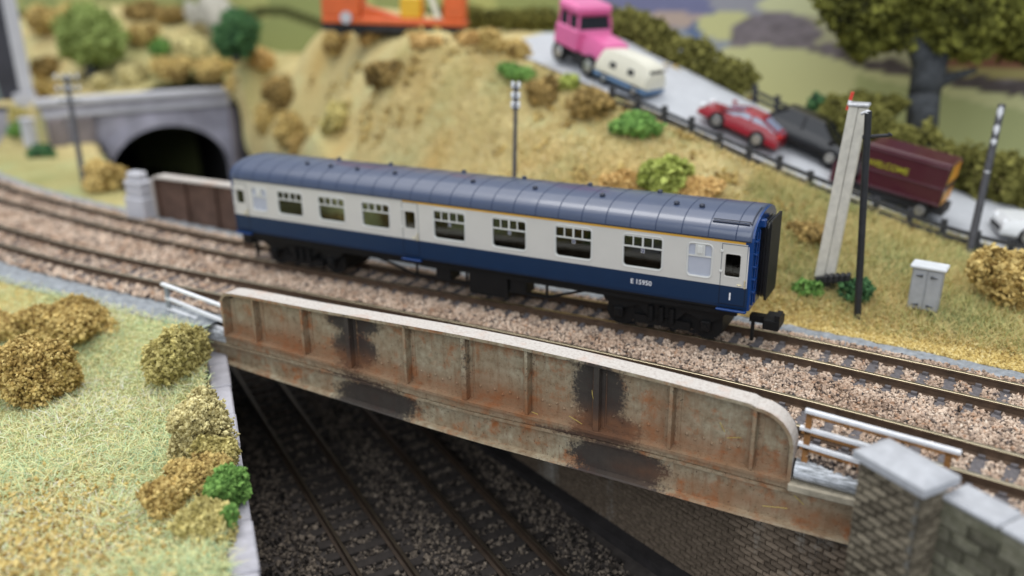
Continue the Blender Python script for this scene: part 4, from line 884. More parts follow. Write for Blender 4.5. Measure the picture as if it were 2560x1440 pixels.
def build_hill():
    xs = np.arange(-46, 16.3, 0.28); ys = np.concatenate([np.arange(0.8, 20.6, 0.26)])
    X, Y = np.meshgrid(xs, ys, indexing='ij'); Yp = Y.copy()
    Z = H(X, Y); dd = X*D2[0]+Y*D2[1]; nn = X*N2[0]+Y*N2[1]
    Z = Z+0.05*np.sin(X*2.3+Y)*np.sin(Y*1.9-X*0.7)*np.clip((Y-y_far(X)-2.4)/1.0, 0, 1)
    ok = (Y > y_far(X)+1.35) & ~((nn > -5.75) & (nn < 0.15) & (dd > -28.3)) 
    idx = np.arange(X.size).reshape(X.shape)
    q = np.stack([idx[:-1, :-1], idx[1:, :-1], idx[1:, 1:], idx[:-1, 1:]], -1).reshape(-1, 4)
    g = (ok[:-1, :-1] & ok[1:, :-1] & ok[1:, 1:] & ok[:-1, 1:]).ravel(); q = q[g]
    push = np.where((nn < 0.62) & (nn > -0.1) & (dd > -28.1), 0.62-nn, 0.0); X = X+push*N2[0]; Y = Y+push*N2[1]
    V = np.stack([X.ravel(), Y.ravel(), Z.ravel()], -1); used = np.unique(q); rm = np.full(len(V), -1); rm[used] = np.arange(len(used)); V = V[used]; q = rm[q]
    me = raw_mesh('hillside', V, q, M['hill'], None, True)
    gr = np.zeros(len(V)); go = np.zeros(len(V))
    for u, v, d, r, s in [(1290, 178, 27.5, 0.75, 0.8), (1600, 305, 24, 1.0, 0.75), (1690, 320, 24, 0.8, 0.7), (1410, 438, 22.5, 0.9, 0.4), (480, 130, 44, 3.0, 0.7), (330, 90, 46, 2.0, 0.5), (90, 380, 33, 1.4, 0.6), (700, 150, 34, 2.0, 0.15), (1900, 195, 29, 1.2, 0.5), (2060, 710, 19.6, 0.5, 0.3), (560, 240, 41, 2, .4)]:
        P = at(u, v, d); gr = np.maximum(gr, s*np.exp(-((V[:, 0]-P[0])**2+(V[:, 1]-P[1])**2)/r**2))
    for k in range(46):
        px, py = random.uniform(-20, 9), random.uniform(3, 14); gr = np.maximum(gr, random.uniform(0.12, 0.38)*np.exp(-((V[:, 0]-px)**2+(V[:, 1]-py)**2)/random.uniform(0.3, 0.9)**2))
    left = np.clip((-13.5-V[:, 0])/4, 0, 1)*np.clip((8.5-V[:, 1])/3, 0, 1); gr = np.maximum(gr, 0.42*left)
    e = V[:, 1]-y_far(V[:, 0])-1.5; go = np.clip(1.0-np.abs(e-0.35)/0.75, 0, 1)*np.clip((V[:, 0]-4)/2, 0, 1)*0.9
    P = at(1500, 470, 21.8); go = np.maximum(go, 0.7*np.exp(-((V[:, 0]-P[0])**2+(V[:, 1]-P[1])**2)/1.1**2))
    for k in range(40):
        px, py = random.uniform(-20, 8), random.uniform(3, 13); go = np.maximum(go, random.uniform(0.2, 0.6)*np.exp(-((V[:, 0]-px)**2+(V[:, 1]-py)**2)/random.uniform(0.25, 0.8)**2))
    set_attr(me, 'green', gr); set_attr(me, 'gold', go)
    return tag(link('hillside', me), kind='structure')
build_hill()
def build_front():
    xs = np.arange(-24, 8.0, 0.15); ys = np.arange(-18, -3.2, 0.15); X, Y = np.meshgrid(xs, ys, indexing='ij')
    Z = front_z(X, Y); inside = Vector((0, 0, 0))
    # left of the coping line
    rel = (X-la[0])*(-math.sin(LA))+(Y-la[1])*math.cos(LA); along = (X-la[0])*math.cos(LA)+(Y-la[1])*math.sin(LA)
    ok = (Y < y_near(X)-1.5) & ((rel < -0.13) | (along < 0.0)) & (X < 6.5) & ~((along < 0.1) & (X > -4.55))
    idx = np.arange(X.size).reshape(X.shape); q = np.stack([idx[:-1, :-1], idx[1:, :-1], idx[1:, 1:], idx[:-1, 1:]], -1).reshape(-1, 4)
    q = q[(ok[:-1, :-1] & ok[1:, :-1] & ok[1:, 1:] & ok[:-1, 1:]).ravel()]
    V = np.stack([X.ravel(), Y.ravel(), Z.ravel()], -1); used = np.unique(q); rm = np.full(len(V), -1); rm[used] = np.arange(len(used)); V = V[used]; q = rm[q]
    me = raw_mesh('grass_shoulder', V, q, M['shoulder'], None, True)
    set_attr(me, 'green', 0.35*np.exp(-((V[:, 0]+4)**2+(V[:, 1]+6)**2)/6)); set_attr(me, 'gold', 0.7*np.exp(-((V[:, 0]+1.5)**2+(V[:, 1]+11)**2)/3.0)+0.6*np.clip((V[:, 1]+6)/1.5, 0, 1)*np.clip((-7-V[:, 0])/2, 0, 1))
    tag(link('grass_shoulder', me), kind='structure'); return ok, X, Y
build_front()
def in_front(x, y):
    rel = (x-la[0])*(-math.sin(LA))+(y-la[1])*math.cos(LA); along = (x-la[0])*math.cos(LA)+(y-la[1])*math.sin(LA)
    return (y < y_near(x)-1.75) & ((rel < -0.2) | (along < 0)) & ~((along < 0.1) & (x > -4.7))
# road
M['road'] = mat('pale_grey_road', (0.46, 0.475, 0.50), rough=0.85, var=0.06, scale=2, bmp=0.1)
mb = MB(); T = np.gradient(np.stack([ROAD_X, ROAD_Y], -1), axis=0); T /= np.linalg.norm(T, axis=1)[:, None]
mb.loft([[(x-t[1]*o, y+t[0]*o, z+TILT*o) for o in (-1.32, -1.2, -0.4, 0.4, 1.2, 2.05)] for x, y, z, t in zip(ROAD_X, ROAD_Y, ROAD_Z, T)], caps=False, closed=False)
tag(mb.build('road', M['road'], smooth=True), kind='structure')

# ---------------------------------------------------------------- grass as fibres
def blades(P, L, lay, rnd, w=0.009, curl=0.35):
    n = len(P); a = rng.uniform(0, 2*math.pi, n); el = np.clip(rng.normal(lay, 0.35, n), 0.05, 1.5)
    d = np.stack([np.cos(a)*np.cos(el), np.sin(a)*np.cos(el), np.sin(el)], -1); s = np.stack([-np.sin(a), np.cos(a), rng.uniform(-.6, .6, n)], -1)*w
    side = np.stack([-np.sin(a), np.cos(a), np.zeros(n)], -1)*(rng.normal(0, curl, n)*L)[:, None]
    p1 = P+d*(L*0.5)[:, None]+side*0.3; p2 = P+d*L[:, None]+side; p2[:, 2] -= L*0.12
    V = np.stack([P-s, P+s, p1-s*0.8, p1+s*0.8, p2-s*0.35, p2+s*0.35], 1).reshape(-1, 3)
    T = (np.array([(0, 1, 3, 2), (2, 3, 5, 4)])[None]+6*np.arange(n)[:, None, None]).reshape(-1, 4)
    return V, T, np.repeat(rnd, 6)
M['fibres'] = attr_mat('static_grass', [(0, (0.22, 0.36, 0.22)), (0.10, (0.36, 0.52, 0.32)), (0.24, (0.56, 0.68, 0.36)), (0.48, (0.78, 0.82, 0.46)), (0.66, (0.80, 0.72, 0.32)), (0.84, (0.62, 0.52, 0.30)), (0.92, (0.80, 0.80, 0.68)), (1, (0.82, 0.82, 0.72))], rough=0.7)
M['straw'] = attr_mat('straw_grass', [(0, (0.25, 0.30, 0.12)), (0.2, (0.48, 0.47, 0.18)), (0.5, (0.62, 0.52, 0.24)), (0.8, (0.62, 0.44, 0.17)), (1, (0.70, 0.64, 0.40))], rough=0.75)
def grow_front():
    n = 190000; x = np.concatenate([rng.uniform(-9.5, 6, 160000), rng.uniform(-15, -7, 30000)]); y = np.concatenate([rng.uniform(-14.5, -4.0, 160000), rng.uniform(-9, -3.0, 30000)]); k = in_front(x, y)
    dist = np.hypot(x-CAM[0], y-CAM[1]); k &= rng.random(n) < np.clip(1.5-dist/26, 0.35, 1); x, y = x[k], y[k]; m = len(x)
    tone = rng.random(m)*0.85+0.15*np.sin(x*1.1)*np.cos(y*0.9)+0.06; tone = np.clip(tone, 0, 1)
    V, T, r = blades(np.stack([x, y, front_z(x, y)+0.01+rng.random(m)*0.06], -1), rng.uniform(0.08, 0.36, m)*(0.75+0.35*np.sin(x*2.7+1)*np.sin(y*2.2)), 0.32, tone, 0.0056)
    tag(link('grass', raw_mesh('grass', V, T, M['fibres'], r)), 'tangled pale green and yellow grass fibres on the near shoulder', 'grass', kind='stuff')
grow_front()
def grow_slope():
    n = 46000; x = rng.uniform(5.0, 12.5, n); y = rng.uniform(1.6, 8.2, n); k = (y > y_far(x)+1.62) & (np.abs(y-road_y(x)) > 1.35) & (y < road_y(x)); x, y = x[k], y[k]; m = len(x)
    near = np.clip(1-(y-y_far(x)-1.6)/1.2, 0, 1); tone = np.clip(rng.random(m)*0.7+0.15*np.sin(x*2)*np.sin(y*1.7)+0.2*near, 0, 1)
    V, T, r = blades(np.stack([x, y, H(x, y)+0.0], -1), rng.uniform(0.12, 0.40, m)*(1-0.5*near), 0.75, tone, 0.0075)
    tag(link('grass', raw_mesh('grass', V, T, M['straw'], r)), 'straw coloured grass fibres on the bank right of the coach', 'grass', kind='stuff')
    n = 30000; x = rng.uniform(-9.5, 5.2, n); y = rng.uniform(2.2, 9.5, n); k = (y > y_far(x)+1.8) & (y < road_y(x)-1.4) & ~((x*N2[0]+y*N2[1]) < 1.1); x, y = x[k], y[k]; m = len(x)
    V, T, r = blades(np.stack([x, y, H(x, y)], -1), rng.uniform(0.1, 0.3, m), 0.6, np.clip(0.25+rng.random(m)*0.75, 0, 1), 0.011)
    tag(link('grass', raw_mesh('grass', V, T, M['straw'], r)), 'short straw coloured grass on the hillside behind the coach', 'grass', kind='stuff')
grow_slope()
M['turf'] = attr_mat('ochre_turf_crumb', [(0, (0.26, 0.17, 0.05)), (0.4, (0.54, 0.40, 0.13)), (0.8, (0.68, 0.54, 0.22)), (1, (0.74, 0.64, 0.34))], rough=0.85)
def crumbs():
    n = 2600; c = on_z(80, 1370, -0.85); x = rng.normal(c[0], 1.0, n); y = rng.normal(c[1], 0.7, n); k = in_front(x, y); x, y = x[k], y[k]; m = len(x)
    V, T, r = pebbles(np.stack([x, y, front_z(x, y)+0.03+0.07*rng.random(m)], -1), rng.uniform(0.018, 0.046, m), rng.random(m), 0.35)
    tag(link('turf_crumbs', raw_mesh('turf_crumbs', V, T, M['turf'], r)), 'ochre turf crumbs scattered in the near grass at the lower left', 'ground cover', kind='stuff')
    n = 9000; x = rng.uniform(6.2, 12.5, n); y = y_far(x)+1.55+np.abs(rng.normal(0, 0.35, n)); m = n
    V, T, r = pebbles(np.stack([x, y, H(x, y)+0.02], -1), rng.uniform(0.015, 0.035, m), rng.random(m), 0.35)
    tag(link('turf_crumbs', raw_mesh('turf_crumbs', V, T, M['turf'], r)), 'golden turf crumbs along the grey cess right of the coach', 'ground cover', kind='stuff')
crumbs()

# ---------------------------------------------------------------- bushes of foam foliage
def foam(name, a, b, c, d=None):
    d = d or tuple(min(1, x*1.35) for x in c); return attr_mat(name, [(0, a), (0.35, b), (0.75, c), (1, d)], rough=0.9)
FO = {
 'gold': foam('golden_foam', (0.16, 0.095, 0.025), (0.40, 0.275, 0.085), (0.58, 0.44, 0.17)),
 'ochre': foam('ochre_foam', (0.15, 0.09, 0.028), (0.37, 0.255, 0.085), (0.53, 0.40, 0.15)),
 'brown': foam('brown_foam', (0.07, 0.045, 0.015), (0.20, 0.135, 0.042), (0.36, 0.25, 0.09)),
 'olive': foam('olive_foam', (0.13, 0.105, 0.03), (0.34, 0.285, 0.09), (0.52, 0.45, 0.18)),
 'pale': foam('pale_olive_foam', (0.17, 0.135, 0.05), (0.42, 0.355, 0.15), (0.62, 0.55, 0.28)),
 'green': foam('mid_green_foam', (0.035, 0.075, 0.016), (0.085, 0.19, 0.04), (0.17, 0.31, 0.075)),
 'lime': foam('lime_green_foam', (0.07, 0.085, 0.012), (0.21, 0.25, 0.04), (0.38, 0.43, 0.11)),
 'dark': foam('dark_green_foam', (0.012, 0.03, 0.015), (0.03, 0.085, 0.035), (0.07, 0.16, 0.06)),
 'round': foam('soft_green_foam', (0.07, 0.10, 0.02), (0.17, 0.225, 0.05), (0.32, 0.40, 0.13)),
 'tree': foam('oak_foam', (0.014, 0.014, 0.004), (0.075, 0.078, 0.014), (0.22, 0.225, 0.045)),
 'hedge': foam('hedge_foam', (0.035, 0.032, 0.008), (0.11, 0.105, 0.022), (0.20, 0.19, 0.05)),
 'tan': foam('tan_foam', (0.26, 0.14, 0.04), (0.48, 0.30, 0.10), (0.62, 0.42, 0.17)),
}
def foam_mesh(name, lobes, m, crumb, density, base_z=None):
    # lobes: (centre, radii); the crumbs sit over the lobes' skins and a little inside them
    Ps = []; rs = []
    for c, r in lobes:
        A = 4*math.pi*((r[0]*r[1])**1.6/3+(r[0]*r[2])**1.6/3+(r[1]*r[2])**1.6/3)**(1/1.6)
        n = max(24, int(A/(crumb*crumb)*density)); d = rng.normal(size=(n, 3)); d /= np.linalg.norm(d, axis=1)[:, None]
        ph = rng.uniform(0, 6.28, 6)
        lump = 1+0.13*np.sin(d[:, 0]*5+ph[0])*np.sin(d[:, 1]*5+ph[1])+0.11*np.sin(d[:, 2]*6+ph[2])*np.sin(d[:, 0]*7+ph[3])+0.07*np.sin(d[:, 1]*13+ph[4])*np.sin(d[:, 2]*12+ph[5])
        k = lump*(1+rng.normal(0, 0.085, n)-0.22*rng.random(n)**2); Ps.append(np.array(c)+d*np.array(r)*k[:, None]); rs.append(np.clip(0.5+rng.uniform(-0.16, 0.16)+(lump-1)*1.7+rng.normal(0, 0.2, n), 0, 1))  # hollows between lumps get darker crumbs: crevice shade put into the colour
    P = np.concatenate(Ps); r = np.concatenate(rs)
    if base_z is not None: k = P[:, 2] > base_z; P, r = P[k], r[k]
    return pebbles(P, rng.uniform(0.6, 1.15, len(P))*crumb, r, 0.4, (1.1, 1, 0.75))
def lobes_for(c, rx, ry, rz, n, spread=0.62):
    out = [((c[0], c[1], c[2]-rz*0.12), (rx*0.66, ry*0.66, rz*0.62))]
    for i in range(n+3):
        a = random.uniform(0, 6.28); q = random.uniform(0.45, 1)*spread; s = random.uniform(0.26, 0.50)
        out.append(((c[0]+rx*q*math.cos(a), c[1]+ry*q*math.sin(a), c[2]+rz*random.uniform(-0.35, 0.42)), (rx*s*random.uniform(0.8, 1.35), ry*s, rz*s*random.uniform(0.75, 1.15))))
    return out
def foliage(parent, part, lobes, key, crumb, density, off, base_z=None):
    V, T, r = foam_mesh(part, lobes, FO[key], crumb, density, base_z); me = raw_mesh(part, V-np.array(off), T, FO[key], r)
    return link(part, me, parent)
def bush(u, v, ru, rv, key, label, front=False, group=None, extra=None, crumb=None, n=5, name='bush', depth=None, density=1.0):
    # the bush spans about 2*ru by 2*rv pixels of the full photograph, with its foot on the ground
    if depth is None: P, d = hit(u, v+rv*0.8, front)
    else: P = at(u, v+rv*0.8, depth); d = depth
    fs_ = 1.2 if front else 1.0; rx = ru*d/F_PX*fs_; rz = rv*d/F_PX*1.02*fs_; ry = (rx+rz)*0.5
    c = (P[0], P[1]+ry*0.25, P[2]+rz*0.62); cr = crumb or max(0.035, 0.0031*d)
    lb = lobes_for(c, rx, ry, rz, n)
    V, T, r = foam_mesh(name, lb, FO[key], cr, density, P[2]-0.08)
    if extra is None:
        o = link(name, raw_mesh(name, V-P, T, FO[key], r), None, tuple(P)); return tag(o, label, 'bush', group)
    t = thing(name, label, 'bush', tuple(P), group); link('foliage', raw_mesh('foliage', V-P, T, FO[key], r), t)
    for (eu, ev, eru, erv, ek) in extra:
        q = at(eu, ev, d-0.1*rx); ex = eru*d/F_PX; ez = erv*d/F_PX
        V, T, r = foam_mesh(name, lobes_for(tuple(q), ex, ex*0.7, ez, 3), FO[ek], cr, density); link('foliage', raw_mesh('foliage', V-P, T, FO[ek], r), t)
    return t
G1 = 'foam bushes on the near shoulder'
bush(78, 940, 84, 92, 'gold', 'large crisp golden bush cut off by the left edge of the photo', True, G1, crumb=0.036, n=8, density=1.0)
bush(170, 806, 112, 52, 'gold', 'wide low golden bush below the grey cess at the left', True, G1, crumb=0.042, n=8)
bush(20, 818, 70, 38, 'ochre', 'small ochre bush between the cess and the largest golden bush', True, G1, crumb=0.042, n=4)
bush(436, 880, 60, 82, 'olive', 'lumpy olive bush beside the top of the lilac coping wall', True, G1, crumb=0.036, n=7)
bush(500, 1062, 66, 84, 'pale', 'pale olive bush halfway down the lilac coping wall', True, G1, crumb=0.034, n=7)
bush(540, 1138, 44, 56, 'olive', 'dark olive clump between the pale olive bush and the green tuft', True, G1, crumb=0.032, n=6)
bush(462, 1128, 40, 40, 'pale', 'small pale clump on the grass side of the pale olive bush', True, G1, crumb=0.032, n=5)
bush(490, 1186, 66, 52, 'ochre', 'small ochre clump just under the pale olive bush', True, G1, crumb=0.033, n=5)
bush(415, 1240, 52, 56, 'gold', 'brown gold clump furthest out on the grass from the coping wall', True, G1, crumb=0.033, n=6)
bush(556, 1215, 46, 66, 'green', 'bright green tuft hanging over the coping wall', True, G1, crumb=0.033, n=6)
bush(520, 1308, 74, 72, 'olive', 'olive bush with green edge lowest beside the coping wall', True, G1, extra=[(572, 1290, 30, 40, 'green')], crumb=0.033, n=7)
G2 = 'foam bushes on the hillside'
for a in [
 (1645, 428, 84, 62, 'lime', 'lime green bush rising behind the roof of the coach'),
 (1540, 455, 62, 36, 'tan', 'tan crumbly clump left of the lime green bush'),
 (1735, 470, 70, 34, 'tan', 'tan crumbly clump right of the lime green bush'),
 (1465, 250, 76, 60, 'brown', 'large round brown bush beside the road fence'),
 (1352, 226, 44, 46, 'brown', 'smaller brown bush left of the large round one'),
 (1425, 205, 30, 22, 'lime', 'small yellow green clump between two brown bushes'),
 (962, 178, 58, 48, 'brown', 'dark brown bush alone high on the straw hillside'),
 (835, 292, 36, 46, 'olive', 'olive bush alone low on the straw hillside'),
 (705, 228, 52, 56, 'brown', 'dark brown bush at the top of the row beside the tunnel'),
 (722, 318, 48, 56, 'ochre', 'ochre bush in the middle of the row beside the tunnel'),
 (745, 362, 32, 36, 'brown', 'low brown bush in the row just above the coach roof'),
 (668, 290, 34, 50, 'ochre', 'narrow ochre bush nearest the tunnel wing wall'),
 (845, 98, 52, 40, 'ochre', 'ochre bush under the left end of the orange machine'),
 (735, 84, 46, 30, 'ochre', 'ochre bush right of the dark green tree'),
 (645, 140, 46, 34, 'tan', 'tan bush below the dark green tree'),
 (925, 92, 44, 24, 'tan', 'flat tan bush under the middle of the orange machine'),
 (1060, 100, 50, 24, 'tan', 'flat tan clump below the right end of the orange machine'),
 (1225, 95, 32, 40, 'gold', 'upright golden bush on the crest left of the pink lorry'),
 (1285, 122, 50, 36, 'ochre', 'ochre bush on the crest just left of the pale road'),
 (1175, 92, 40, 26, 'tan', 'small tan clump on the crest right of the orange machine'),
 (110, 50, 52, 44, 'ochre', 'ochre bush beside the top of the white edged tower'),
 (110, 170, 40, 34, 'brown', 'brown bush beside the foot of the white edged tower'),
 (115, 218, 44, 26, 'gold', 'golden bush behind the left end of the tunnel parapet'),
 (165, 28, 34, 26, 'gold', 'golden bush above and left of the round green tree'),
 (345, 24, 48, 28, 'brown', 'dark brown bush on the skyline right of the round green tree'),
 (352, 82, 44, 40, 'ochre', 'ochre bush right of the round green tree'),
 (420, 36, 40, 28, 'brown', 'brown bush under the grey rock on the skyline'),
 (475, 110, 48, 40, 'pale', 'pale olive bush in the middle of the left hillside'),
 (430, 170, 52, 34, 'ochre', 'ochre bush above the middle of the tunnel parapet'),
 (520, 172, 46, 36, 'ochre', 'ochre bush above the right part of the tunnel parapet'),
 (330, 185, 40, 30, 'pale', 'pale olive bush behind the left half of the parapet'),
 (250, 200, 34, 26, 'pale', 'pale clump under the round green tree'),
 (575, 150, 44, 32, 'ochre', 'ochre bush left of the tan bush below the dark green tree'),
 (600, 205, 40, 28, 'gold', 'golden bush at the right end of the tunnel parapet'),
 (560, 80, 26, 30, 'olive', 'olive bush left of the dark green tree'),
 (395, 120, 30, 26, 'green', 'green clump in the middle of the left hillside'),
 (268, 436, 58, 50, 'gold', 'golden bush at the foot of the left telegraph pole'),
 (92, 378, 40, 20, 'dark', 'low dark green bush in front of the tunnel portal'),
 (42, 284, 30, 28, 'olive', 'olive bush left of the tunnel portal'),
 (40, 322, 26, 18, 'green', 'green clump at the foot of the tower'),
 (2020, 580, 60, 32, 'brown', 'brown bush between the coach end and the pale post'),
 (2530, 690, 92, 108, 'gold', 'big golden bush at the right edge below the white car'),
 (2010, 716, 42, 26, 'green', 'green grass tuft left of the pale post'),
 (2128, 722, 44, 44, 'dark', 'dark green clump between the pale post and the black post'),
 (1600, 310, 74, 38, 'green', 'green ground ivy along the inside of the road fence'),
 (1295, 180, 52, 24, 'green', 'flat green patch below the crest left of the road'),
]: bush(*a, group=G2, n=5 if a[2] > 30 else 3)
def scrub():
    pts = []
    for k in range(150):
        x, y = random.uniform(-19, 6), random.uniform(2.8, 13); nn = x*N2[0]+y*N2[1]
        if nn < 1.4 or abs(y-float(road_y(x))) < 1.6 or y < float(y_far(x))+2.2: continue
        if random.random() > (0.35 if x > -5 else 1.0): continue
        m = random.randint(8, 26); q = rng.normal(0, random.uniform(0.08, 0.22), (m, 2)); pts.append(np.stack([x+q[:, 0], y+q[:, 1], H(x+q[:, 0], y+q[:, 1])+0.03+0.08*rng.random(m)], -1))
    P = np.concatenate(pts); V, T, r = pebbles(P, rng.uniform(0.04, 0.085, len(P)), rng.random(len(P)), 0.4)
    tag(link('scrub', raw_mesh('scrub', V, T, FO['ochre'], r)), 'loose ochre scrub scattered over the straw hillside', 'undergrowth', kind='stuff')
scrub()
# hedges
def hedge(pts, h, w, key, label):
    P0 = pts[0]; lb = []
    for a, b in zip(pts[:-1], pts[1:]):
        L = math.dist(a[:2], b[:2]); n = max(2, int(L/0.55))
        for k in range(n):
            t = k/n; c = [a[i]+(b[i]-a[i])*t for i in range(3)]; hh = h*random.uniform(0.85, 1.12); lb.append(((c[0], c[1], c[2]+hh*0.48), (0.5, w*0.55, hh*0.55)))
    V, T, r = foam_mesh('hedge', lb, FO[key], 0.075, 0.75, None); tag(link('hedge', raw_mesh('hedge', V-np.array(P0), T, FO[key], r), None, tuple(P0)), label, 'hedge', 'hedges along the far side of the road')
def roadside(x, off):
    k = int(np.argmin(np.abs(ROAD_X-x))); t = T_road[k]; return (ROAD_X[k]-t[1]*off, ROAD_Y[k]+t[0]*off, ROAD_Z[k]+TILT*min(off, 2.8)-0.05)
T_road = np.gradient(np.stack([ROAD_X, ROAD_Y], -1), axis=0); T_road /= np.linalg.norm(T_road, axis=1)[:, None]
hedge([roadside(x, 2.45) for x in (-3.6, -2, -0.5, 1.0, 2.4, 3.4)], 0.85, 0.75, 'hedge', 'long dark olive hedge along the far side of the road behind the pink lorry')
hedge([roadside(x, 2.3) for x in (6.2, 7.5, 9, 10.5, 12, 13.5)], 1.35, 1.0, 'hedge', 'tall dark hedge behind the maroon lorry and the white car')
hedge([tuple(at(u, 70, 36)) for u in (1140, 1230, 1330, 1400)], 0.75, 0.8, 'hedge', 'dark hedge on the crest between the orange machine and the pink lorry')
bush(1832, 205, 26, 36, 'dark', 'small dark green bush at the right end of the long hedge', group=G2, depth=28.6)
bush(2045, 268, 32, 48, 'dark', 'dark pointed bush behind the black car', group=G2, depth=27)
bush(2215, 262, 44, 38, 'hedge', 'dark brown bush left of the foot of the big tree', group=G2, depth=27.5)
bush(2150, 250, 30, 30, 'hedge', 'small dark bush behind the top of the pale post', group=G2, depth=28)

# ---------------------------------------------------------------- trees
M['bark'] = mat('grey_bark', (0.055, 0.06, 0.065), rough=0.9, var=0.4, scale=3, bmp=0.5, bscale=8)
def tree(label, u, v, d, trunk, lobes, key, crumb, dens, name='tree'):
    P = at(u, v, d); t = thing(name, label, 'tree', tuple(P)); mb = MB()
    for pts in trunk:
        q = [at(a, b, d) for a, b, r in pts]
        for i in range(len(q)-1): mb.cyl(q[i], q[i+1], pts[i][2]*d/F_PX, pts[i+1][2]*d/F_PX, 10)
    mb.build('trunk', M['bark'], t, smooth=True)
    lb = [(tuple(at(a, b, d+dz)), (ra*d/F_PX, ra*d/F_PX*0.85, rb*d/F_PX)) for a, b, dz, ra, rb in lobes]
    foliage(t, 'crown', lb, key, crumb, dens, P); return t
tree('big dark oak tree with thick grey trunk at the upper right', 2305, 430, 27.5,
     [[(2300, 440, 44), (2303, 330, 38), (2310, 240, 38), (2325, 160, 40)], [(2322, 175, 34), (2290, 100, 26), (2240, 30, 18), (2200, -60, 12)], [(2325, 175, 32), (2370, 90, 26), (2420, 10, 18), (2460, -80, 12)], [(2320, 215, 20), (2390, 190, 11), (2440, 175, 6)], [(2300, 60, 20), (2310, -60, 14), (2310, -200, 8)]],
     [(2140, 20, -0.4, 85, 62), (2215, 65, 0.2, 80, 60), (2190, -40, 0, 120, 80), (2110, -30, 0.5, 70, 60), (2140, 100, 0.1, 40, 34), (2160, 120, 0.3, 34, 28), (2270, 20, 0.5, 80, 55), (2400, 30, -0.6, 95, 62), (2380, 90, -0.5, 62, 45), (2470, 60, -0.2, 95, 60), (2540, 20, 0.2, 100, 75), (2430, 120, -0.3, 45, 32), (2560, 110, 0.3, 70, 45), (2330, -60, 0, 150, 90), (2480, -70, 0.2, 150, 90), (2620, -10, 0.1, 110, 90), (2400, -190, 0, 230, 100), (2230, -150, 0, 150, 90)],
     'tree', 0.085, 0.85, 'oak_tree')
tree('round soft green tree on the left hillside above the tunnel', 226, 185, 44, [[(228, 195, 14), (226, 150, 10), (226, 100, 7)]],
     [(226, 92, 0, 76, 66), (195, 105, -0.4, 48, 46), (258, 105, -0.3, 50, 46), (226, 62, 0, 58, 42)], 'round', 0.11, 0.95, 'round_tree')
tree('dark green conical tree on the skyline left of the orange machine', 590, 150, 40, [[(590, 155, 9), (590, 60, 6)]],
     [(588, 100, 0, 52, 40), (596, 70, 0, 48, 36), (590, 50, 0, 30, 26)], 'dark', 0.10, 0.95, 'conifer_tree')

# ================================================================== tunnel portal, tower and walls in the distance
M['portal'] = mat('bluish_grey_portal', lin(170, 168, 180), rough=0.85, var=0.34, scale=0.8, bmp=0.3, bscale=5)
M['portal_dark'] = mat('stained_grey_stone', lin(134, 126, 128), rough=0.9, var=0.3, scale=0.7)
M['portal_pale'] = mat('pale_grey_stone', lin(192, 192, 198), rough=0.8, var=0.1, scale=1)
M['void'] = mat('tunnel_lining', (0.008, 0.008, 0.008), rough=0.95, var=0.3)
PD_ = -28.0
PFM = Matrix.Translation(dn(PD_, 0)) @ Matrix.Rotation(-TH, 4, 'Z') @ Matrix.Rotation(math.pi/2, 4, 'Z')     # local x across (to the right), -y towards the viewer
portal = thing('tunnel_portal', 'bluish grey tunnel portal with a dark elliptical arch at the left', 'tunnel portal', tuple(dn(PD_, -2.7, ZL)))
def pbuild(mb, name, m, smooth=False): me = mb.mesh(name, m, smooth); o = link(name, me, portal); o.matrix_basis = portal.matrix_basis.inverted() @ PFM; return o
AC, AW, AS, AH = -2.65, 2.85, -2.1, 2.45                                     # arch centre, half width, springing, rise
arch = [(AC+AW, -4.3)]+[(AC+AW*math.cos(t), AS+AH*math.sin(t)) for t in np.linspace(0, math.pi, 25)]+[(AC-AW, -4.3)]
out = [(1.3, -4.3), (1.3, 1.35)]+[(x, 1.35) for x in np.linspace(1.3, -7.8, 23)]+[(-7.8, -4.3)]
out = [(1.3, -4.3), (1.3, 0.5)]+[(x, 1.35) for x in np.linspace(1.3, -7.8, 23)]+[(-7.8, 0.5), (-7.8, -4.3)]
mb = MB(); n = len(arch); vs = [(a, 0, b) for a, b in arch]+[(a, 0, b) for a, b in out]+[(a, 0.9, b) for a, b in arch]+[(a, 0.9, b) for a, b in out]
fs = [(i, i+1, n+i+1, n+i) for i in range(n-1)]+[(2*n+i, 2*n+i+1, 3*n+i+1, 3*n+i) for i in range(n-1)]+[(i, i+1, 2*n+i+1, 2*n+i) for i in range(n-1)]+[(n+i, n+i+1, 3*n+i+1, 3*n+i) for i in range(n-1)]
mb.add(vs, fs); pbuild(mb, 'facade', M['portal'])
mb = MB(); r2 = 0.45; mb.loft([[(AC+(AW+k)*math.cos(t), y, AS+(AH+k)*math.sin(t)) for k, y in ((0, -0.12), (r2, -0.12), (r2, 0.02), (0, 0.02))] for t in np.linspace(0, math.pi, 25)]); pbuild(mb, 'arch_ring', M['portal'])
mb = MB(); mb.bbox(-8.1, 1.6, -0.25, 0.6, 1.62, 1.98, 0.06); pbuild(mb, 'parapet_coping', M['portal_pale'])
mb = MB(); mb.box(-7.9, 1.4, -0.06, 0.5, 1.352, 1.618); pbuild(mb, 'parapet', M['portal'])
mb = MB(); mb.bbox(-7.9, 1.4, -0.2, 0.0, 1.12, 1.349, 0.04); pbuild(mb, 'string_course', M['portal_pale'])
for a, b in ((0.35, 1.25), (-6.6, -5.8), (-7.75, -7.0)): mb = MB(); mb.bbox(a, b, -0.35, 0.0, -4.3, 1.10, 0.05); pbuild(mb, 'buttress', M['portal_dark'])
mb = MB(); tn = [[(a, y, b) for a, b in arch] for y in (0.9, 14)]; mb.loft(tn, caps=False); mb.add([(a, 14, b) for a, b in arch], [tuple(range(n))]); pbuild(mb, 'tunnel_lining', M['void'])
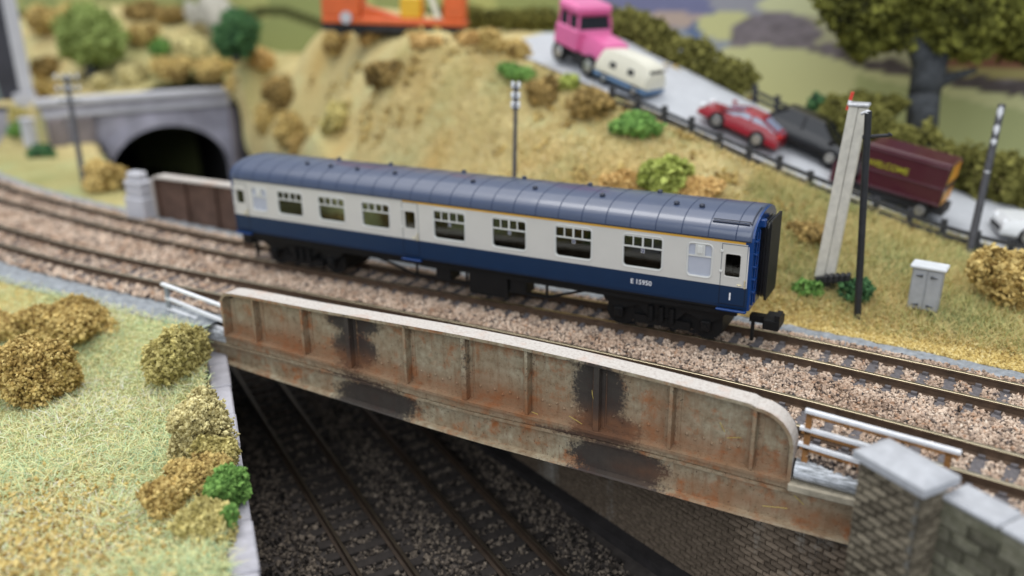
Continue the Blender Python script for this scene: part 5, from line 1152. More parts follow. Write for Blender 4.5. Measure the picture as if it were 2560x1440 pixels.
# curving wing wall on the right of the portal, with a pale coping
wgt = thing('wing_wall', 'grey wing wall with pale curved coping right of the tunnel portal', 'wall', tuple(dn(-25, 1.3, ZL)))
secs = []; cop = []
for k in np.linspace(0, 1, 16):
    d_ = PD_+0.2+k*9; nn_ = 1.15+0.35*math.sin(k*2.4)-0.1*k; zt = 1.1-2.1*k**1.5*0.55-0.55*k
    secs.append([dn(d_, nn_, -4.3), dn(d_, nn_, zt), dn(d_, nn_+0.35, zt), dn(d_, nn_+0.35, -4.3)])
    cop.append([dn(d_, nn_-0.12, zt+0.003), dn(d_, nn_-0.12, zt+0.22), dn(d_, nn_+0.45, zt+0.22), dn(d_, nn_+0.45, zt+0.003)])
mb = MB(); mb.loft(secs); mb.build('wall_face', M['portal_dark'], wgt); mb = MB(); mb.loft(cop); mb.build('coping', M['portal_pale'], wgt)
# sides of the cutting beyond the bridge
mb = MB(); mb.add([dn(-28.2, -5.72, -4.3), dn(-11.5, -5.72, -4.3), dn(-11.5, -5.72, -0.10), dn(-28.2, -5.72, -0.05)], [(0, 1, 2, 3)]); tag(mb.build('cutting_wall', M['dark_wall']), kind='structure')
ds_ = np.linspace(-28, -1.6, 60); hh_ = [float(H(*dn(d_, 0.64)[:2])) for d_ in ds_]
mb = MB(); mb.loft([[dn(d_, 0.35-0.1*math.sin(d_*3), h_-1.5), dn(d_, 0.45, h_-0.5), dn(d_, 0.66, h_+0.005)] for d_, h_ in zip(ds_, hh_)], caps=False, closed=False); tag(mb.build('cutting_bank', M['hill'], smooth=True), kind='structure')
mb = MB(); mb.loft([[dn(d_, 0.61, -4.3), dn(d_, 0.61, h_-0.4)] for d_, h_ in zip(ds_, hh_)], caps=False, closed=False); tag(mb.build('cutting_wall', M['dark_wall']), kind='structure')
# white stone pier at the left end of the far girder
wp = thing('stone_pier', 'pale whitewashed stone pier at the left end of the far brown girder', 'pier', tuple(at(352, 505, 27.6)))
c0 = at(352, 505, 27.6); mb = MB()
for i, (w, z0, z1) in enumerate([(0.42, -0.5, 0.2), (0.36, 0.202, 0.55), (0.38, 0.552, 0.72), (0.28, 0.722, 0.98)]):
    mb = MB(); mb.bbox(c0[0]-w, c0[0]+w, c0[1]-w*0.7, c0[1]+w*0.7, c0[2]+z0, c0[2]+z1, 0.05); mb.build('stone', M['portal_pale'], wp)
# dark tower with a white corner, cut by the left edge
tw = thing('tower', 'dark grey tower with a white corner strip at the far left edge', 'tower', tuple(at(62, 330, 40.5)))
M['tower_dark'] = mat('dark_tower_cladding', lin(62, 62, 70), rough=0.7, var=0.3, scale=0.5); M['tower_glass'] = mat('teal_grey_panel', lin(120, 134, 134), rough=0.4, var=0.2, scale=0.7)
b0 = at(62, 330, 40.5); TF = Matrix.Translation((b0[0], b0[1], 0)) @ Matrix.Rotation(0.98, 4, 'Z')
def tbuild(mb, nm, m): o = link(nm, mb.mesh(nm, m), tw); o.matrix_basis = tw.matrix_basis.inverted() @ TF
mb = MB(); mb.box(-2.4, 0.30, 0.0, 2.5, 1.9, 9.0); tbuild(mb, 'cladding', M['tower_dark'])
mb = MB(); mb.add([(-2.4, -0.03, 1.9), (-0.65, -0.03, 1.9), (-1.25, -0.03, 9), (-2.4, -0.03, 9), (-2.4, 0.03, 1.9), (-0.65, 0.03, 1.9), (-1.25, 0.03, 9), (-2.4, 0.03, 9)], [(0, 1, 2, 3), (1, 5, 6, 2), (0, 4, 5, 1)]); tbuild(mb, 'slanted_panel', M['tower_glass'])
mb = MB(); mb.bbox(0.12, 0.68, -0.18, 0.5, 2.2, 9.0, 0.04); tbuild(mb, 'corner_strip', M['portal_pale'])
mb = MB(); mb.bbox(-0.2, 0.75, -0.25, 0.6, 1.4, 2.19, 0.04); tbuild(mb, 'plinth_block', M['portal_pale'])
mb = MB(); mb.box(-2.5, 0.7, 0.02, 2.4, -1.0, 1.39); tbuild(mb, 'base', M['portal'])
mb = MB(); q = at(75, 345, 38.5); tt = thing('marker_post', 'short white stone post left of the tunnel portal', 'post', tuple(q)); mb.bbox(q[0]-0.28, q[0]+0.28, q[1]-0.2, q[1]+0.2, q[2]-0.4, q[2]+0.75, 0.06); mb.build('shaft', M['portal_pale'], tt); mb = MB(); mb.bbox(q[0]-0.34, q[0]+0.34, q[1]-0.26, q[1]+0.26, q[2]+0.752, q[2]+0.88, 0.05); mb.build('cap', M['portal_pale'], tt)
# grey rock on the skyline
rk = at(520, 20, 47); V, Tt, r = pebbles(np.array([[rk[0]-1.1, rk[1], rk[2]-0.3], [rk[0]+0.4, rk[1], rk[2]-0.2], [rk[0]+1.6, rk[1], rk[2]-0.45]]), np.array([1.0, 1.3, 0.9]), np.array([0.1, 0.2, 0.3]), 0.2, (1.3, 0.8, 0.7), True)
M['rock'] = mat('grey_rock', lin(166, 162, 150), rough=0.9, var=0.2, scale=1); tag(link('rock_outcrop', raw_mesh('rock_outcrop', V-rk, Tt, M['rock']), None, tuple(rk)), 'pale grey rock outcrop on the skyline above the left hillside', 'rock')

# ================================================================== posts, cabinet and fences
M['pole_black'] = mat('tarred_pole', (0.020, 0.021, 0.024), rough=0.5, var=0.3, scale=8, bmp=0.2)
M['pole_brown'] = mat('dark_grey_pole', (0.055, 0.055, 0.062), rough=0.55, var=0.25, scale=6, bmp=0.2)
M['insulator'] = mat('white_insulator', (0.80, 0.82, 0.86), rough=0.2, var=0.04, spec=0.6)
M['pale_post'] = mat('pale_weathered_post', (0.64, 0.61, 0.53), rough=0.7, var=0.14, scale=5, bmp=0.15)
M['silver'] = mat('silvered_paint', (0.50, 0.51, 0.53), rough=0.45, metal=0.4, var=0.2, scale=9)
def pole(label, p0, p1, r0, r1, arms, armdir, m, group='telegraph poles'):
    t = thing('telegraph_pole', label, 'telegraph pole', tuple(p0), group); p0 = Vector(p0); p1 = Vector(p1); mb = MB(); mb.cyl(p0-Vector((0, 0, 0.15)), p1, r0, r1, 10); mb.build('shaft', m, t, smooth=0.7)
    ax = Vector(armdir).normalized()
    for s, w, k in arms:
        c = p0.lerp(p1, s); mb = MB(); bar(mb, c-ax*w, c+ax*w, 0.06, 0.06); arm = mb.build('crossarm', m, t)
        for q in np.linspace(-1, 1, k):
            if abs(q) < 0.1: continue
            z = c+ax*w*q*0.92+Vector((0, 0, 0.03)); mb = MB(); mb.cyl(z, z+Vector((0, 0, 0.09)), 0.05, 0.035, 8); mb.dome((z.x, z.y, z.z+0.0905), 0.055, 0.07, 8); mb.build('insulator', M['insulator'], arm, smooth=0.7)
    return t
pole('leaning telegraph pole with white insulators in front of the tunnel', at(210, 458, 31.5), at(165, 190, 32.5), 0.105, 0.085, [(0.97, 0.42, 4), (0.86, 0.42, 4), (0.76, 0.42, 4)], (0.8, 0.55, 0), M['pole_brown'])
b_ = at(1285, 470, 22.6); pole('upright telegraph pole with insulators behind the middle of the coach roof', b_, at(1290, 212, 22.6), 0.062, 0.05, [(0.96, 0.09, 3), (0.86, 0.09, 3), (0.77, 0.09, 3)], (1, 0.1, 0), M['pole_brown'])
gp = thing('telegraph_pole', 'tall leaning grey pole with worn silver top near the right edge', 'telegraph pole', tuple(at(2415, 664, 21.7)), 'telegraph poles')
a, b = Vector(at(2415, 668, 21.7)), Vector(at(2505, 262, 21.7)); mb = MB(); mb.cyl(a-(b-a)*0.04, b, 0.10, 0.088, 12); mb.build('shaft', M['pole_brown'], gp, smooth=0.7)
for s, h_ in ((0.955, 0.17), (0.85, 0.14), (0.775, 0.09), (0.59, 0.03)):
    c = a.lerp(b, s); mb = MB(); ax_ = (b-a).normalized()
    mb.loft([[c+ax_*q+Vector((0.103*math.sin(t)*k, -0.103*math.cos(t), 0)) for t in np.linspace(-0.9, 0.7, 7)] for q, k in ((-h_, 0.25), (-h_*0.5, 0.8), (0, 1), (h_*0.6, 0.9), (h_, 0.2))], caps=False, closed=False); mb.build('worn_band', M['silver'], gp, smooth=True)
# black post
bp = thing('signal_post', 'thin black post with a short bracket right of the pale post', 'post', tuple(on_y(2143, 790, 2.05)))
a, b = Vector(on_y(2143, 798, 2.05)), Vector(on_y(2171, 278, 2.05)); mb = MB(); mb.cyl(a, b, 0.075, 0.07, 12); mb.build('shaft', M['pole_black'], bp, smooth=0.7)
a, b = Vector(on_y(2156, 343, 2.05)), Vector(on_y(2224, 338, 2.05)); mb = MB(); mb.cyl(a, b, 0.045, 0.035, 8); mb.cyl(b, b+Vector((0.02, 0, 0.03)), 0.05, 0.05, 8); mb.build('bracket', M['pole_black'], bp, smooth=0.7)
mb = MB(); a = Vector(on_y(2169, 282, 2.05)); mb.dome((a.x, a.y, a.z), 0.075, 0.06, 10); mb.cyl(a+Vector((-0.12, 0, -0.03)), a+Vector((-0.02, 0, 0.02)), 0.035, 0.035, 6); mb.build('silver_cap', M['silver'], bp, smooth=0.7)
# pale box post
pp = thing('concrete_post', 'leaning pale square post with a red tip and black base', 'post', tuple(on_y(2062, 720, 2.7)))
a = [on_y(2036, 690, 2.7), on_y(2084, 692, 2.7)]; b = [on_y(2122, 266, 2.7), on_y(2168, 272, 2.7)]
mb = MB(); dy = np.array([0, 0.3, 0]); m1 = [a[0]+(a[1]-a[0])*0.52, b[0]+(b[1]-b[0])*0.52]
mb.loft([[a[0], m1[0]-np.array([0.005, 0, 0]), m1[0]-np.array([0.005, 0, 0])+dy, a[0]+dy], [b[0], m1[1]-np.array([0.005, 0, 0]), m1[1]-np.array([0.005, 0, 0])+dy, b[0]+dy]]); mb.build('left_channel', M['pale_post'], pp)
mb = MB(); mb.loft([[m1[0]+np.array([0.006, 0.012, 0]), a[1]+np.array([0, 0.012, 0]), a[1]+dy, m1[0]+dy], [m1[1]+np.array([0.006, 0.012, 0]), b[1]+np.array([0, 0.012, 0]), b[1]+dy, m1[1]+dy]]); mb.build('right_channel', M['pale_post'], pp)
a, b = Vector(on_y(2118, 275, 2.75)), Vector(on_y(2132, 230, 2.75)); M['red'] = mat('red_paint', (0.72, 0.07, 0.04), rough=0.4, var=0.05); M['white_paint'] = mat('white_paint', (0.8, 0.8, 0.8), rough=0.4, var=0.03)
mb = MB(); mb.cyl(a, a.lerp(b, 0.3), 0.035, n=8); mb.cyl(a.lerp(b, 0.3), a.lerp(b, 0.55), 0.036, n=8, mi=1); mb.cyl(a.lerp(b, 0.55), b, 0.035, n=8); mb.build('red_tip', [M['red'], M['white_paint']], pp, smooth=0.7)
c = on_y(2060, 715, 2.75); mb = MB(); mb.cyl((c[0], c[1]+0.1, c[2]-0.45), (c[0], c[1]+0.1, c[2]+0.16), 0.26, 0.24, 12); mb.build('base_drum', M['pole_black'], pp, smooth=0.6)
a, b = on_y(2040, 700, 2.55), on_y(2122, 695, 2.55); mb = MB(); bar(mb, a, b, 0.14, 0.14)
for k in range(5): q = a+(b-a)*(0.3+0.17*k); mb.bbox(q[0]-0.05, q[0]+0.05, q[1]-0.12, q[1]+0.1, q[2]-0.05, q[2]+0.11, 0.02)
mb.build('pivot_bracket', M['pole_black'], pp)
top = (on_y(2122, 262, 2.7)+on_y(2168, 268, 2.7))/2; mb = MB(); mb.bbox(top[0]-0.2, top[0]+0.22, 2.66, 3.0, top[2]-0.02, top[2]+0.05, 0.02); mb.build('silver_cap', M['silver'], pp)
# relay cabinet
M['cab'] = mat('grey_cabinet', (0.36, 0.37, 0.385), rough=0.55, var=0.12, scale=6); M['cab_top'] = mat('pale_cabinet_lid', (0.62, 0.64, 0.66), rough=0.6, var=0.08); M['cab_dark'] = mat('cabinet_shadow_gap', (0.08, 0.085, 0.09), rough=0.6)  # the darker grey is for the door louvres
kc = on_z(2300, 792, 0.0); cab = thing('relay_cabinet', 'grey two door relay cabinet on short legs on the right bank', 'cabinet', tuple(kc)); cab.rotation_euler = (0, 0.02, -0.10); cab.scale = (1.1, 1.1, 1.1)
def cb(mb, nm, m, par=cab): return mb.build(nm, m, par, local=True)
mb = MB(); mb.bbox(-0.27, 0.27, 0, 0.30, 0.14, 0.96, 0.01); cb(mb, 'body', M['cab'])
mb = MB(); mb.bbox(-0.32, 0.32, -0.06, 0.36, 0.962, 1.03, 0.02); cb(mb, 'lid', M['cab_top'])
for s in (-1, 1):
    mb = MB(); mb.bbox(min(s*0.015, s*0.25), max(s*0.015, s*0.25), -0.022, -0.002, 0.17, 0.93, 0.008); d_ = cb(mb, 'door', M['cab'])
    for z_ in (0.24, 0.82): mb = MB(); mb.add([(s*0.07, -0.024, z_-0.025), (s*0.2, -0.024, z_), (s*0.07, -0.024, z_+0.035), (s*0.07, -0.05, z_-0.02), (s*0.19, -0.04, z_), (s*0.07, -0.05, z_+0.03)], [(3, 4, 5), (0, 1, 4, 3), (1, 2, 5, 4), (2, 0, 3, 5)]); cb(mb, 'louvre', M['cab_dark'], d_)
for a in (-0.2, 0.2):
    for b in (0.05, 0.25): mb = MB(); mb.box(a-0.05, a+0.05, b-0.04, b+0.04, -0.1, 0.14); cb(mb, 'leg', M['pole_black'])
# post and rail fences
M['fence'] = mat('dark_fence_timber', (0.045, 0.046, 0.05), rough=0.8, var=0.3, scale=5)
def fence(label, pts, step, h, rails, zf):
    P = np.array(pts); L = np.concatenate([[0], np.cumsum(np.linalg.norm(np.diff(P[:, :2], axis=0), axis=1))]); n = int(L[-1]/step); t = thing('post_and_rail_fence', label, 'fence', tuple(P[0]))
    Q = [np.array([np.interp(s, L, P[:, k]) for k in (0, 1)]) for s in np.linspace(0, L[-1], n+1)]; Q = [np.array([q[0], q[1], float(zf(q[0], q[1]))]) for q in Q]
    for q in Q:
        mb = MB(); mb.box(q[0]-0.075, q[0]+0.075, q[1]-0.06, q[1]+0.06, q[2]-0.15, q[2]+h+random.uniform(-.04, .04)); mb.build('post', M['fence'], t)
    for a, b in zip(Q[:-1], Q[1:]):
        for r in rails: mb = MB(); bar(mb, a+np.array([0, -0.075, r]), b+np.array([0, -0.075, r]), 0.04, 0.10); mb.build('rail', M['fence'], t)
fence('dark post and rail fence between the grassy bank and the road', [at(*a) for a in [(1530, 235, 25.0), (1640, 275, 24.4), (1755, 345, 23.8), (1870, 395, 23.3), (2060, 490, 22.5), (2240, 560, 22.1), (2430, 630, 22.0), (2600, 700, 22.0)]], 0.82, 0.60, (0.24, 0.46), H)
fp = [roadside(x, 2.15) for x in (3.6, 4.3, 5.0, 5.7)]
fence('short dark fence across the road behind the red car', fp, 0.62, 0.62, (0.25, 0.45), H)

# ================================================================== vehicles on the road
M['tyre'] = mat('black_tyre', (0.015, 0.015, 0.016), rough=0.8, var=0.1); M['rim'] = mat('alloy_rim', (0.6, 0.6, 0.62), rough=0.3, metal=0.8, var=0.05)
M['dark_glass'] = mat('dark_car_glass', (0.012, 0.014, 0.018), rough=0.15, var=0.1, spec=0.35); M['sky_glass'] = mat('bluish_car_glass', (0.25, 0.28, 0.38), rough=0.10, var=0.1, spec=0.9); M['lamp'] = mat('headlamp_glass', (0.85, 0.87, 0.9), rough=0.1, var=0.02, spec=0.8); M['chassis'] = mat('black_chassis', (0.03, 0.03, 0.033), rough=0.7, var=0.2)
def paint_mat(n, c): return mat(n, c, rough=0.28, var=0.03, spec=0.4, coat=0.3)
M['car_red'] = paint_mat('red_car_paint', (0.30, 0.010, 0.022)); M['car_black'] = paint_mat('black_car_paint', (0.006, 0.006, 0.008)); M['car_white'] = paint_mat('white_car_paint', (0.78, 0.80, 0.82)); M['maroon'] = paint_mat('maroon_lorry_paint', (0.075, 0.016, 0.026)); M['pink'] = paint_mat('pink_lorry_paint', (0.74, 0.15, 0.36)); M['van_cream'] = paint_mat('cream_van_paint', (0.78, 0.75, 0.62)); M['van_blue'] = paint_mat('blue_van_paint', (0.07, 0.17, 0.33)); M['tail'] = mat('red_tail_lamp', (0.5, 0.02, 0.02), rough=0.2, var=0.02); M['orange'] = mat('orange_machine_paint', (0.68, 0.13, 0.03), rough=0.45, var=0.12, scale=1.5); M['yel_machine'] = mat('yellow_machine_paint', (0.75, 0.45, 0.03), rough=0.45, var=0.08); M['lettering'] = mat('yellow_lettering', (0.42, 0.41, 0.03), rough=0.5, var=0.02)
def vehicle(name, label, cat, x, off, heading=None, flip=False, dz=0.0):
    k = int(np.argmin(np.abs(ROAD_X-x))); t = T_road[k]; p = (ROAD_X[k]-t[1]*off, ROAD_Y[k]+t[0]*off, ROAD_Z[k]+TILT*off+dz)
    sl = (ROAD_Z[min(k+3, len(ROAD_Z)-1)]-ROAD_Z[max(k-3, 0)])/(ROAD_X[min(k+3, len(ROAD_X)-1)]-ROAD_X[max(k-3, 0)])
    o = thing(name, label, cat, p); a = math.atan2(t[1], t[0]); o.rotation_euler = (0, -math.atan(sl)*(1 if not flip else -1), a+(math.pi if flip else 0)); return o
def L_(mb, nm, m, par, smooth=False): return mb.build(nm, m, par, smooth, local=True)
def wheels(root, xs, tw, r, w=0.13, rim=True):
    for x in xs:
        for s in (-1, 1):
            mb = MB(); mb.cyl((x, s*(tw-w), r), (x, s*tw, r), r, n=16); wh = L_(mb, 'wheel', M['tyre'], root, 0.6)
            if rim: mb = MB(); mb.cyl((x, s*(tw-0.01), r), (x, s*(tw+0.012), r), r*0.62, r*0.55, n=12); L_(mb, 'rim', M['rim'], wh, 0.6)
def body_loft(prof_low, prof_top, W, inset=0.06):
    # prof_*: list of (x, z) matched pairs; a rounded body across the width
    mb = MB(); secs = []
    for (x, z0), (x2, z1) in zip(prof_low, prof_top):
        zm = z0+(z1-z0)*0.55
        secs.append([(x, -W+inset, z0), (x, -W, z0+0.05), (x, -W, zm), (x2, -W+inset*1.6, z1), (x2, 0, z1+0.015), (x2, W-inset*1.6, z1), (x, W, zm), (x, W, z0+0.05), (x, W-inset, z0)])
    mb.loft(secs); return mb
def car(label, x, off, flip, paint, glass, L=2.9, Wd=0.60, hood=0.50, roof=0.92, style='hatch', cat='car', hgt=1.0):
    o = vehicle('parked_car', label, cat, x, off, flip=flip); h = L/2; o.scale = (1, 1, hgt)
    if style == 'coupe': top = [(h, 0.34), (h-0.15, 0.44), (h-0.9, 0.55), (0.1, 0.60), (-h+0.6, 0.62), (-h+0.12, 0.60), (-h, 0.48)]; cabn = [(0.62, 0.56), (0.05, roof), (-0.55, roof), (-1.15, 0.60)]
    else: top = [(h, 0.40), (h-0.12, 0.54), (h-0.8, 0.63), (0.2, 0.66), (-h+0.5, 0.68), (-h+0.08, 0.66), (-h, 0.5)]; cabn = [(0.72, 0.63), (0.25, roof), (-0.85, roof), (-1.28, 0.66)]
    low = [(a, 0.17) for a, b in top]; mb = body_loft(low, top, Wd); L_(mb, 'body', paint, o, 0.7)
    gw = Wd*0.86; rw = Wd*0.70; mb = MB(); A, B, C_, D_ = cabn
    mb.loft([[(A[0], -gw, A[1]-0.02), (A[0], gw, A[1]-0.02), (D_[0], gw, D_[1]-0.02), (D_[0], -gw, D_[1]-0.02)], [(B[0], -rw, B[1]), (B[0], rw, B[1]), (C_[0], rw, C_[1]), (C_[0], -rw, C_[1])]]); L_(mb, 'windows', glass, o)
    mb = MB(); mb.loft([[(B[0]+0.03, -rw-0.02, roof-0.01), (B[0]+0.03, rw+0.02, roof-0.01), (C_[0]-0.03, rw+0.02, roof-0.01), (C_[0]-0.03, -rw-0.02, roof-0.01)], [(B[0]-0.06, -rw+0.05, roof+0.045), (B[0]-0.06, rw-0.05, roof+0.045), (C_[0]+0.06, rw-0.05, roof+0.045), (C_[0]+0.06, -rw+0.05, roof+0.045)]])
    for s in (-1, 1):
        for p, q in ((A, B), (D_, C_)): bar(mb, (p[0], s*gw, p[1]-0.01), (q[0], s*(rw+0.01), q[1]), 0.06, 0.05)
        pm = ((A[0]+D_[0])/2, (B[0]+C_[0])/2); bar(mb, (pm[0], s*(gw+0.005), A[1]), (pm[1], s*(rw+0.01), roof), 0.06, 0.05)
    L_(mb, 'roof', paint, o)
    for s in (-1, 1):
        mb = MB(); mb.bbox(h-0.13, h+0.015, min(s*0.28, s*0.52), max(s*0.28, s*0.52), 0.38, 0.50, 0.03); L_(mb, 'headlight', M['lamp'], o)
        mb = MB(); mb.bbox(-h-0.015, -h+0.1, min(s*0.32, s*0.54), max(s*0.32, s*0.54), 0.46, 0.58, 0.02); L_(mb, 'tail_light', M['tail'], o)
        mb = MB(); mb.bbox(0.55, 0.68, min(s*Wd, s*(Wd+0.1)), max(s*Wd, s*(Wd+0.1)), 0.60, 0.69, 0.02); L_(mb, 'mirror', paint, o)
    mb = MB(); mb.bbox(h-0.02, h+0.02, -0.45, 0.45, 0.20, 0.33, 0.015); L_(mb, 'bumper', M['chassis'], o)
    wheels(o, (h-0.62, -h+0.58), Wd+0.01, 0.235); return o
car('low glossy red sports car on the road behind the fence', 3.95, -0.42, True, M['car_red'], M['sky_glass'], 2.45, 0.56, roof=0.76, style='coupe')
car('black car facing right beside the red sports car', 5.65, 0.45, False, M['car_black'], M['dark_glass'], 2.75, 0.62, roof=1.0)
car('white car at the right edge behind the golden bush', 12.0, -0.35, True, M['car_white'], M['dark_glass'], 3.1, 0.70, roof=1.15, hgt=1.12)
# maroon box lorry
lo = vehicle('box_lorry', 'maroon box lorry with orange chevron rear and yellow lettering', 'lorry', 7.80, -0.55, flip=True, dz=-0.12); lo.rotation_euler[2] -= 0.30; lo.rotation_euler[1] *= 0.55; lo.scale = (0.80, 0.88, 0.82)
LBX = (-1.75, 0.9); mb = MB(); mb.bbox(LBX[0], LBX[1], -0.72, 0.72, 0.52, 1.92, 0.05); L_(mb, 'box_body', M['maroon'], lo)
for z_ in (0.62, 1.12, 1.78): 
    for s in (-1, 1): mb = MB(); mb.cyl((LBX[0], s*0.722, z_), (LBX[1], s*0.722, z_), 0.035, n=6); L_(mb, 'side_rail', M['maroon'], lo)
mb = MB(); mb.loft([[(1.06, a, b) for a, b in ((-0.68, 0.35), (0.68, 0.35), (0.68, 1.50), (-0.68, 1.50))], [(1.75, a, b) for a, b in ((-0.68, 0.35), (0.68, 0.35), (0.68, 1.05), (-0.68, 1.05))], [(1.8, a, b) for a, b in ((-0.64, 0.35), (0.64, 0.35), (0.64, 0.95), (-0.64, 0.95))]]); cabp = L_(mb, 'cab', M['maroon'], lo)
mb = MB(); mb.add([(1.72, -0.58, 1.08), (1.72, 0.58, 1.08), (1.14, 0.58, 1.48), (1.14, -0.58, 1.48), (1.74, -0.58, 1.10), (1.74, 0.58, 1.10), (1.16, 0.58, 1.50), (1.16, -0.58, 1.50)], [(4, 5, 6, 7), (0, 1, 5, 4), (2, 3, 7, 6)]); L_(mb, 'windscreen', M['dark_glass'], cabp)
for s in (-1, 1): mb = MB(); mb.box(1.15, 1.5, min(s*0.675, s*0.69), max(s*0.675, s*0.69), 0.95, 1.25); L_(mb, 'side_window', M['dark_glass'], cabp)
mb = MB(); mb.box(-1.9, 1.7, -0.5, 0.5, 0.25, 0.52); L_(mb, 'chassis', M['chassis'], lo); wheels(lo, (1.35, -1.25), 0.70, 0.29, 0.2)
M['chev_or'] = mat('chevron_orange', (0.85, 0.22, 0.02), rough=0.4, var=0.05); M['chev_ye'] = mat('chevron_yellow', (0.80, 0.52, 0.05), rough=0.4, var=0.05)
X_ = LBX[0]-0.012
for (z0, z1) in ((1.28, 1.84), (0.58, 0.98)):
    mb = MB(); nst = 8
    for k in range(nst):
        y0 = -0.66+1.32*k/nst; y1 = -0.66+1.32*(k+1)/nst; sh = 0.17 if (y0+y1) < 0 else -0.17
        if z1 < 1.0: sh *= 0.6
        f = lambda yv: max(-0.66, min(0.66, yv))
        mb.add([(X_, y0, z0), (X_, y1, z0), (X_, f(y1+sh), z1), (X_, f(y0+sh), z1), (X_+0.011, y0, z0), (X_+0.011, y1, z0), (X_+0.011, f(y1+sh), z1), (X_+0.011, f(y0+sh), z1)], [(0, 1, 2, 3), (4, 5, 6, 7), (0, 1, 5, 4), (2, 3, 7, 6)], k % 2)
    L_(mb, 'chevron_panel', [M['chev_or'], M['chev_ye']], lo)
# the side towards the camera carries two lines of yellow lettering (blurred beyond reading in the photograph)
tx = text('lettering', 'WELCOME', 0.27, (0.08, 0.735, 1.34), M['lettering'], lo, 0.003, (math.pi/2, 0, math.pi))
# pink lorry cab
pk = vehicle('pink_lorry', 'bright pink bonneted lorry at the top of the road', 'lorry', -1.45, -0.35, flip=False); pk.scale = (0.98, 0.98, 0.98)
mb = MB(); mb.box(-1.0, 1.45, -0.5, 0.5, 0.22, 0.62); L_(mb, 'chassis', M['chassis'], pk)
mb = body_loft([(1.55, 0.55), (1.45, 0.5), (0.9, 0.5), (0.35, 0.5)], [(1.5, 0.95), (1.42, 1.06), (0.9, 1.12), (0.35, 1.15)], 0.55); L_(mb, 'bonnet', M['pink'], pk, 0.7)
mb = MB(); mb.bbox(-0.85, 0.36, -0.72, 0.72, 0.55, 1.22, 0.06); cabp = L_(mb, 'cab', M['pink'], pk)
mb = MB(); mb.loft([[(0.30, a, 1.222) for a in (-0.66, 0.66)]+[(-0.8, a, 1.222) for a in (0.66, -0.66)], [(0.12, a, 1.60) for a in (-0.62, 0.62)]+[(-0.76, a, 1.60) for a in (0.62, -0.62)]]); L_(mb, 'cab_windows', M['dark_glass'], cabp)
mb = MB(); mb.bbox(-0.9, 0.24, -0.70, 0.70, 1.602, 1.95, 0.10); L_(mb, 'roof', M['pink'], cabp)
for s in (-1, 1):
    for x in (0.18, -0.3, -0.78): mb = MB(); bar(mb, (x+0.1, s*0.665, 1.22), (x, s*0.63, 1.61), 0.07, 0.07); L_(mb, 'pillar', M['pink'], cabp)
    mb = MB(); mb.bbox(1.48, 1.58, min(s*0.3, s*0.5), max(s*0.3, s*0.5), 0.72, 0.88, 0.03); L_(mb, 'headlight', M['lamp'], pk)
mb = MB(); mb.bbox(1.5, 1.62, -0.6, 0.6, 0.30, 0.5, 0.03); L_(mb, 'bumper', M['chassis'], pk)
wheels(pk, (1.0, -0.55), 0.68, 0.32, 0.2)
# cream and blue van
vn = vehicle('camper_van', 'rounded cream and blue van behind the fence below the pink lorry', 'van', 0.42, -0.62, flip=False); vn.scale = (0.68, 0.76, 0.76)
tp = [(1.45, 0.55), (1.38, 0.95), (1.15, 1.22), (0.4, 1.33), (-0.8, 1.33), (-1.25, 1.25), (-1.42, 0.95), (-1.45, 0.55)]
mb = body_loft([(a, 0.38) for a, b in tp], tp, 0.66, 0.10); L_(mb, 'upper_body', M['van_cream'], vn, 0.8)
mb = body_loft([(a*1.005, 0.2) for a, b in tp], [(a*1.005, 0.379) for a, b in tp], 0.675, 0.06); L_(mb, 'lower_body', M['van_blue'], vn, 0.8)
for s in (-1, 1):
    for x in (0.5, -0.5): mb = MB(); mb.bbox(x-0.17, x+0.17, min(s*0.64, s*0.672), max(s*0.64, s*0.672), 0.72, 0.95, 0.01); L_(mb, 'side_window', M['dark_glass'], vn)
mb = MB(); mb.bbox(1.22, 1.36, -0.45, 0.45, 0.85, 1.08, 0.04); L_(mb, 'windscreen', M['dark_glass'], vn); wheels(vn, (0.85, -0.85), 0.66, 0.23)
# orange machine on the crest
oc = at(990, 84, 33.5); oc[2] = float(H(oc[0], oc[1]))+0.05; om = thing('track_machine', 'orange crest machine with a yellow engine and tall orange end towers', 'machine', tuple(oc)); om.rotation_euler = (0, 0.04, 0.44)
mb = MB(); mb.box(-2.7, 2.6, -0.6, 0.6, 0.05, 0.32); L_(mb, 'chassis', M['chassis'], om)
mb = MB(); mb.bbox(-2.7, 2.75, -0.7, 0.7, 0.322, 0.55, 0.05); L_(mb, 'deck', M['orange'], om)
mb = MB(); mb.bbox(-2.7, -1.25, -0.68, 0.68, 0.552, 2.3, 0.06); L_(mb, 'left_tower', M['orange'], om)
mb = MB(); mb.bbox(1.9, 2.7, -0.68, 0.68, 0.552, 2.3, 0.06); L_(mb, 'right_tower', M['orange'], om)
mb = MB(); mb.loft([[(-1.2, a, b) for a, b in ((-0.5, 0.552), (0.5, 0.552), (0.5, 1.0), (-0.5, 1.0))], [(0.1, a, b) for a, b in ((-0.5, 0.552), (0.5, 0.552), (0.5, 0.62), (-0.5, 0.62))]]); L_(mb, 'sloping_cover', M['orange'], om)
mb = MB(); mb.bbox(0.25, 1.05, -0.5, 0.5, 0.552, 1.35, 0.06); L_(mb, 'engine', M['yel_machine'], om)
mb = MB(); bar(mb, (1.25, -0.72, 1.9), (1.75, -0.72, 0.6), 0.16, 0.2); L_(mb, 'pale_strut', M['van_cream'], om)
for x in (-2.0, -1.3, 1.4, 2.2):
    for s in (-1, 1): mb = MB(); mb.cyl((x, s*0.55, 0.15), (x, s*0.66, 0.15), 0.24, n=14); L_(mb, 'wheel', M['tyre'], om, 0.6)
mb = MB(); mb.cyl((-1.75, -0.72, 0.55), (-1.75, -0.80, 0.55), 0.22, n=14); L_(mb, 'lamp_disc', M['portal_pale'], om, 0.6)

